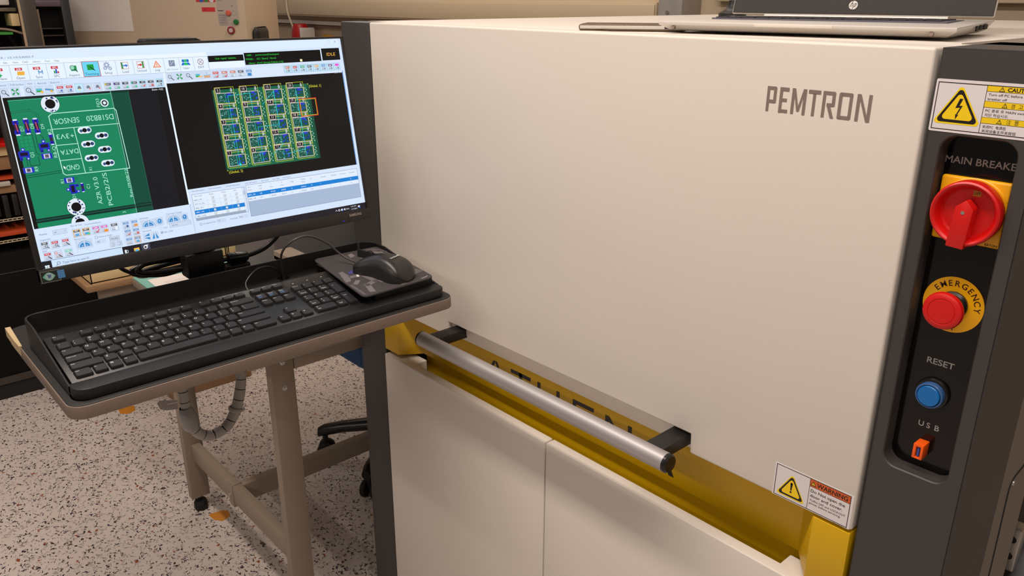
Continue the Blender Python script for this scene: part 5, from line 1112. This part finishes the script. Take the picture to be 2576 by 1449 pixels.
for p, q in zip(dense, dense[1:]):
    acc += (q - p).length; seg.append(q)
    if acc > 0.0175:
        d_ = (seg[-1] - seg[0]); s2 = [seg[0] + d_ * 0.03] + seg[1:-1] + [seg[-1] - d_ * 0.05]
        obj('conduit_ring', G().tube(s2, 0.0092 if 0.80 > seg[0].z else 0.0088, 16, 0), M_conduit, cdu); seg = [q]; acc = 0
g = G(); t = bmesh.new()
g.lathe([(0.0098, 0.0), (0.0125, .006), (0.0150, .018), (0.0150, .030), (0.0125, .040), (0.0100, .044)], (0.2005, -0.4585, 0.8090), (0, 0.14, -1), 18)
obj('plastic_wrap', g, mat('crumpled_grey_wrap', (128, 124, 122), 0.28, bump=0.9, bscale=90), cdu)
g = G(); g.prism([(-0.470, 0.826), (-0.4960, 0.8340), (-0.5010, 0.8300), (-0.4980, 0.8190), (-0.4890, 0.8140), (-0.470, 0.8100)], 'x', 0.199, 0.2006); tg = obj('tie_tag', g, M_conduit, cdu)
g = G(); g.tube([(0.2, -0.470, 0.822), (0.2, -0.486, 0.824)], 0.0009, 6, 0); obj('tie_slot', g, M_paper, tg)
g = G(); g.lathe([(0.0108, 0), (0.0118, .002), (0.0118, .0055), (0.0108, .0075)], (0.2, -0.3775, 0.7715), (0, .42, 1), 18); g.box(0.196, 0.204, -0.3690, -0.3600, 0.7690, 0.7740, 0.001); obj('cable_tie', g, M_conduit, cdu)

# ================================================================== CHAIR BEHIND THE MACHINE
ch = thing('swivel_stool', (-0.55, 0.46, 0), 'blue swivel stool with black star base tucked under the workbench', 'stool')
for k in range(5):
    a_ = math.radians(230 + 72 * k); e = Vector((-0.55 + 0.27 * math.cos(a_), 0.46 + 0.27 * math.sin(a_), 0)); d_ = Vector((math.cos(a_), math.sin(a_), 0)); n_ = Vector((-d_.y, d_.x, 0))
    t = bmesh.new(); rows = []
    for u, hz, hw_, hh_ in ((0.0, 0.120, .030, .026), (0.35, 0.117, .026, .022), (0.7, 0.108, .022, .020), (0.93, 0.096, .019, .020), (1.0, 0.088, .015, .016)):
        p = Vector((-0.55, 0.46, 0)) + d_ * (0.28 * u); rows.append([t.verts.new(p + n_ * (hw_ * math.cos(q)) + Z * (hz + hh_ * math.sin(q))) for q in [2 * PI * j / 12 for j in range(12)]])
    for A, B in zip(rows, rows[1:]):
        for j in range(12): t.faces.new((A[j], A[(j + 1) % 12], B[(j + 1) % 12], B[j]))
    t.faces.new(rows[-1]); bmesh.ops.recalc_face_normals(t, faces=t.faces)
    g = G(); g.add(t); lg = obj('star_leg', g, M_blk_s, ch)
    g = G(); q = e - d_ * 0.012
    g.cyl(q + n_ * 0.008 + Z * 0.027, q + n_ * 0.026 + Z * 0.027, 0.027, 20, ch=0.004); g.cyl(q - n_ * 0.026 + Z * 0.027, q - n_ * 0.008 + Z * 0.027, 0.027, 20, ch=0.004); g.cyl(q + Z * 0.03, q + Z * 0.085, 0.009, 12)
    cs_ = obj('castor', g, M_rub, lg)
obj('gas_column', G().cyl((-0.55, 0.46, 0.13), (-0.55, 0.46, 0.43), 0.025, 20), M_blk_s, ch)
obj('seat', G().prism(rrxy(-0.78, -0.34, 0.235, 0.69, 0.09, 6), 'z', 0.43, 0.505, 0.018, 3), M_chair, ch)

# ================================================================== BLACK PLACEMENT MACHINE AT THE LEFT
bm_ = thing('placement_machine', (-2.3, -0.9, 0), 'tall black placement machine with open feeder bays at the left', 'machine')
XB = -1.88
g = G(); g.box(-3.0, XB - 0.14, -1.8, 0.010, 0.05, 1.55); g.box(XB - 0.14, XB - 0.04, -0.090, 0.010, 0.05, 1.415); g.box(-3.0, XB, -1.8, -0.075, 0.065, 0.565, 0.004)
obj('cabinet', g, M_cab, bm_)
obj('kick_strip', G().box(XB - 0.02, XB + 0.004, -1.8, -0.08, 0.062, 0.090, 0.001), M_frm, bm_)
obj('base_skirt', G().box(-3.0, XB - 0.005, -1.8, -0.075, 0.0, 0.062), M_rub, bm_)
obj('door_line', G().box(XB - 0.001, XB + 0.002, -1.8, -0.076, 0.486, 0.490), M_frm, bm_)
# feeder bay layers, front faces at XB
for nm, z0, z1, m_, dx in (('upper_bin', 0.910, 0.943, M_cream, -.02), ('feeder_cover', 0.859, 0.906, M_card, -.03), ('orange_strip', 0.828, 0.833, M_orange_s, .0), ('light_bar', 0.806, 0.822, M_silver, .002), ('feeder_cover', 0.778, 0.804, M_card, -.01),
                          ('orange_strip', 0.624, 0.640, M_orange_s, .0), ('orange_strip', 0.944, 0.957, M_red, .0)):
    obj(nm, G().box(XB - 0.14, XB + dx, -1.7, -0.16 if nm != 'light_bar' else -0.285, z0, z1, 0.002), m_, bm_)
g = G()
for k in range(26): g.box(XB - .14, XB - .004, -0.95 + k * .03, -0.95 + k * .03 + .018, 0.690 + (k % 3) * .004, 0.772, 0.002)
obj('reel_slots', g, M_blk, bm_, kind='stuff')
for zz in (0.678, 0.600):
    g = G(); g.box(XB - .005, XB + .002, -1.7, -0.16, zz, zz + .0020); g.box(XB - .005, XB + .002, -1.7, -0.16, zz + .0075, zz + .0095)
    for k in range(60): g.box(XB - .005, XB + .0022, -1.0 + k * .0145, -1.0 + k * .0145 + .0025, zz, zz + .0095)
    obj('perforated_rail', g, mat('rail_ivory', (206, 190, 160), 0.5), bm_)
# upper frame: posts, window, crossbars
obj('frame_post', G().box(XB - .05, XB + 0.012, -0.150, -0.098, 0.56, 1.56, 0.004), M_frm, bm_)
obj('post_trim', G().box(XB + 0.010, XB + 0.016, -0.155, -0.147, 0.56, 1.56, 0.001), mat('trim_tan', (170, 148, 120), 0.4), bm_)
obj('frame_post', G().box(XB - .05, XB + 0.006, -0.018, 0.012, 0.56, 1.56, 0.004), M_blk, bm_)
obj('frame_bar', G().box(XB - .05, XB + 0.004, -0.10, 0.0, 1.413, 1.435, 0.003), mat('bar_mauve', (92, 74, 84), 0.4), bm_)
obj('window_rail', G().box(XB - .03, XB + 0.002, -0.0985, -0.090, 0.60, 1.405, 0.001), mat('rail_tan', (104, 88, 66), 0.4), bm_)
for zz in (1.338, 1.314): obj('window_bar', G().box(XB - .04, XB - 0.01, -0.09, -0.02, zz, zz + .003), M_frm, bm_)
obj('green_feeder', G().box(XB - .12, XB - .01, -0.60, -0.180, 1.322, 1.330, 0.001), M_green, bm_)
obj('white_cover', G().box(XB - .12, XB - .02, -0.60, -0.170, 1.418, 1.46, 0.006), M_white, bm_)
obj('feeder_arm', G().box(XB - .12, XB - .02, -0.60, -0.155, 1.398, 1.410, 0.002), mat('arm_grey', (110, 98, 84), 0.5), bm_)
obj('cream_block', G().box(XB - .10, XB - .01, -0.178, -0.152, 1.350, 1.391, 0.002), M_cream, bm_)
obj('feeder_bundle', G().tube([(XB - .02, -0.30, 1.345), (XB - .015, -0.20, 1.340), (XB - .01, -0.150, 1.325)], 0.004, 8), mat('bundle_tan', (140, 120, 100), 0.5), bm_)
# small clutter between the placement machine and the bench
tf = thing('side_table_frame', (-1.76, 0.2, 0), 'beige steel table frame between the black machine and the workbench', 'table')
for yy in (-0.052, 0.62): obj('leg', G().box(-1.775, -1.745, yy, yy + 0.030, 0.0, 0.66, 0.002), M_cream, tf)
obj('side_beam', G().box(-1.775, -1.745, -0.052, 0.65, 0.66, 0.70, 0.002), M_cream, tf)
cb = thing('cardboard_box', (-1.70, 0.12, 0), 'brown cardboard box standing behind the beige table frame', 'box')
obj('carton', G().box(-1.735, -1.45, 0.02, 0.34, 0.0, 0.36, 0.004), M_card, cb)
obj('flap', G().box(-1.74, -1.60, 0.015, 0.345, 0.36, 0.366, 0.002), mat('pale_cardboard', (176, 142, 100), 0.8, vary=0.06), cb)

# ================================================================== CREAM MACHINE WITH NOTICES
PX, PY = Vector((0.7425 / 1.0, 0.6698, 0)).normalized(), None
fx = Vector((0.6698, 0.7425, 0)).normalized()                    # along the panel, to the right
fnv = Vector((0.7425, -0.6698, 0)).normalized()                  # out of the panel, towards the room
PO = Vector((-2.1390, 0.0640, 0.0))
PMx = Matrix(((fx.x, -fnv.x, 0, PO.x), (fx.y, -fnv.y, 0, PO.y), (0, 0, 1, 0), (0, 0, 0, 1)))   # local x right, y into the machine, z up
cmn = thing('cream_machine', PMx @ Vector((0.33, 0.2, 0)), 'cream machine with notices and small buttons behind the monitor', 'machine')
PW = 0.690
g = G(); g.box(-0.02, PW, 0.0, 0.45, 0.03, 1.75, 0.004); bmesh.ops.transform(g.bm, matrix=PMx, verts=g.bm.verts); obj('front_panel', g, M_mach, cmn)
g = G(); g.box(0.0, PW - .02, 0.02, 0.43, 0.0, 0.03); bmesh.ops.transform(g.bm, matrix=PMx, verts=g.bm.verts); obj('base', g, M_rub, cmn)
g = G(); g.box(PW, PW + 0.03, 0.05, 0.2, 0.9, 1.335, 0.02, 4); bmesh.ops.transform(g.bm, matrix=PMx, verts=g.bm.verts); obj('black_side_box', g, M_blk, cmn)
pg = G(); pg.box(0.010, 0.250, -0.0012, -0.0002, 1.3205, 1.50); bmesh.ops.transform(pg.bm, matrix=PMx, verts=pg.bm.verts)
obj('notice_sheet', pg, M_paper, label='blank white notice sheet taped to the cream machine', cat='paper')
c = Canvas(PO, fx, Z, fnv, 1.0, base=0.0004)
c.rect(0.506, 1.4285, 0.580, 1.46, (206, 44, 52)); c.disc(0.526, 1.436, 0.0085, (50, 90, 180), 1); c.disc(0.545, 1.436, 0.008, (60, 140, 60), 1); c.disc(0.565, 1.436, 0.0085, (220, 216, 220), 1)
c.rect(0.524, 1.3935, 0.575, 1.4095, (210, 44, 48)); c.poly([(0.530, 1.398), (0.540, 1.398), (0.535, 1.405)], (150, 20, 24), 1)
c.poly([(0.580, 1.50), (0.662, 1.50), (0.664, 1.344), (0.585, 1.343)], (186, 172, 158)); c.poly([(0.585, 1.343), (0.618, 1.343), (0.616, 1.386), (0.583, 1.386)], (170, 158, 150), 1)
for k in range(7): c.rect(0.586, 1.470 - k * .0062, 0.586 + (0.06, .07, .05, .066, .058, .03, .02)[k], 1.4718 - k * .0062, (140, 128, 118), 2)
for k in range(4): c.rect(0.590, 1.380 - k * .009, 0.610, 1.3815 - k * .009, (120, 110, 108), 2)
c.text('CE', 0.641, 1.4145, 0.006, (60, 54, 50), 'c', l=2); c.text('WARNUNG', 0.585, 1.3970, 0.0030, (60, 54, 50), l=2) if False else c.rect(0.585, 1.3955, 0.606, 1.3985, (70, 62, 58), 2)
c.ring(0.6475, 1.388, 0.0095, 0.0016, (160, 146, 134), 2); c.ring(0.6265, 1.356, 0.0095, 0.0016, (160, 146, 134), 2)
c.build('panel_print', M_print, cmn)
for (px, pz, r, m_, nm) in ((0.6260, 1.3890, 0.0105, mat('lamp_salmon', (214, 96, 76), 0.35), 'red_button'), (0.6515, 1.3565, 0.0100, mat('button_green', (20, 110, 40), 0.35), 'green_button')):
    b_ = obj(nm, G().lathe([(r, 0), (r, .006), (r * .8, .010), (0, .011)], PO + fx * px + Z * pz, fnv, 24), m_, cmn)
obj('ring_button', G().lathe([(0.0145, 0), (0.0145, .006), (0.012, .009), (0.0095, .009), (0.009, .006), (0, .006)], PO + fx * 0.6290 + Z * 1.3255, fnv, 28), mat('ring_maroon', (150, 40, 52), 0.35), cmn)
obj('ring_button_lens', G().lathe([(0.0088, .006), (0.0080, .0085), (0, .009)], PO + fx * 0.6290 + Z * 1.3255, fnv, 24), mat('lens_pale', (204, 184, 176), 0.4), cmn)

# ================================================================== WALL THINGS
def wp(x, z): return Vector((1.44 + (x - 1.44) * 0.6576, 1.8, 1.45 + (z - 1.45) * 0.6576))
rp = Vector((-3.365, 1.70, 0))
rpl = thing('red_socket', (-3.365, 1.75, 1.16), 'red industrial power plug on the wall just above the monitor', 'socket')
obj('plug_body', G().lathe([(0, 0), (0.058, 0), (0.060, .02), (0.056, .075), (0.042, .125), (0.036, .130), (0, .130)], (-3.365, 1.70, 1.160), Z, 28), mat('plug_red', (168, 20, 20), 0.4), rpl)
obj('white_flap', G().box(-3.305, -3.293, 1.66, 1.76, 1.160, 1.268, 0.004), M_silver, rpl)
obj('mount', G().box(-3.42, -3.31, 1.75, 1.80, 1.10, 1.165, 0.003), M_silver, rpl)
obj('wall_cable', G().tube([(-3.515, 1.70, 1.50), (-3.520, 1.70, 1.42), (-3.512, 1.70, 1.35), (-3.495, 1.72, 1.26), (-3.488, 1.735, 1.20), (-3.47, 1.74, 1.12), (-3.42, 1.76, 1.12)], 0.0062, 8), M_wcable, label='thin white cable running down the wall into the red plug', cat='cable')
yl = obj('yellow_label', G().box(-3.26, -3.14, 1.797, 1.8, 1.200, 1.226), M_sw_y, label='narrow yellow label strip on the wall right of the red plug', cat='label')
# scraps on the floor
for i, (pts, lab) in enumerate((([(-1.475, -0.163), (-1.452, -0.142), (-1.463, -0.112), (-1.500, -0.104), (-1.520, -0.126), (-1.510, -0.157)], 'orange tape scrap on the floor left of the conduit under the board corner'),
                                ([(-0.655, -0.170), (-0.618, -0.166), (-0.598, -0.150), (-0.607, -0.123), (-0.632, -0.118), (-0.648, -0.128), (-0.652, -0.148)], 'orange tape scrap on the floor beside the bench foot'))):
    obj('tape_scrap', G().prism(pts, 'z', 0.0, 0.0008), M_tape, label=lab, cat='scrap')
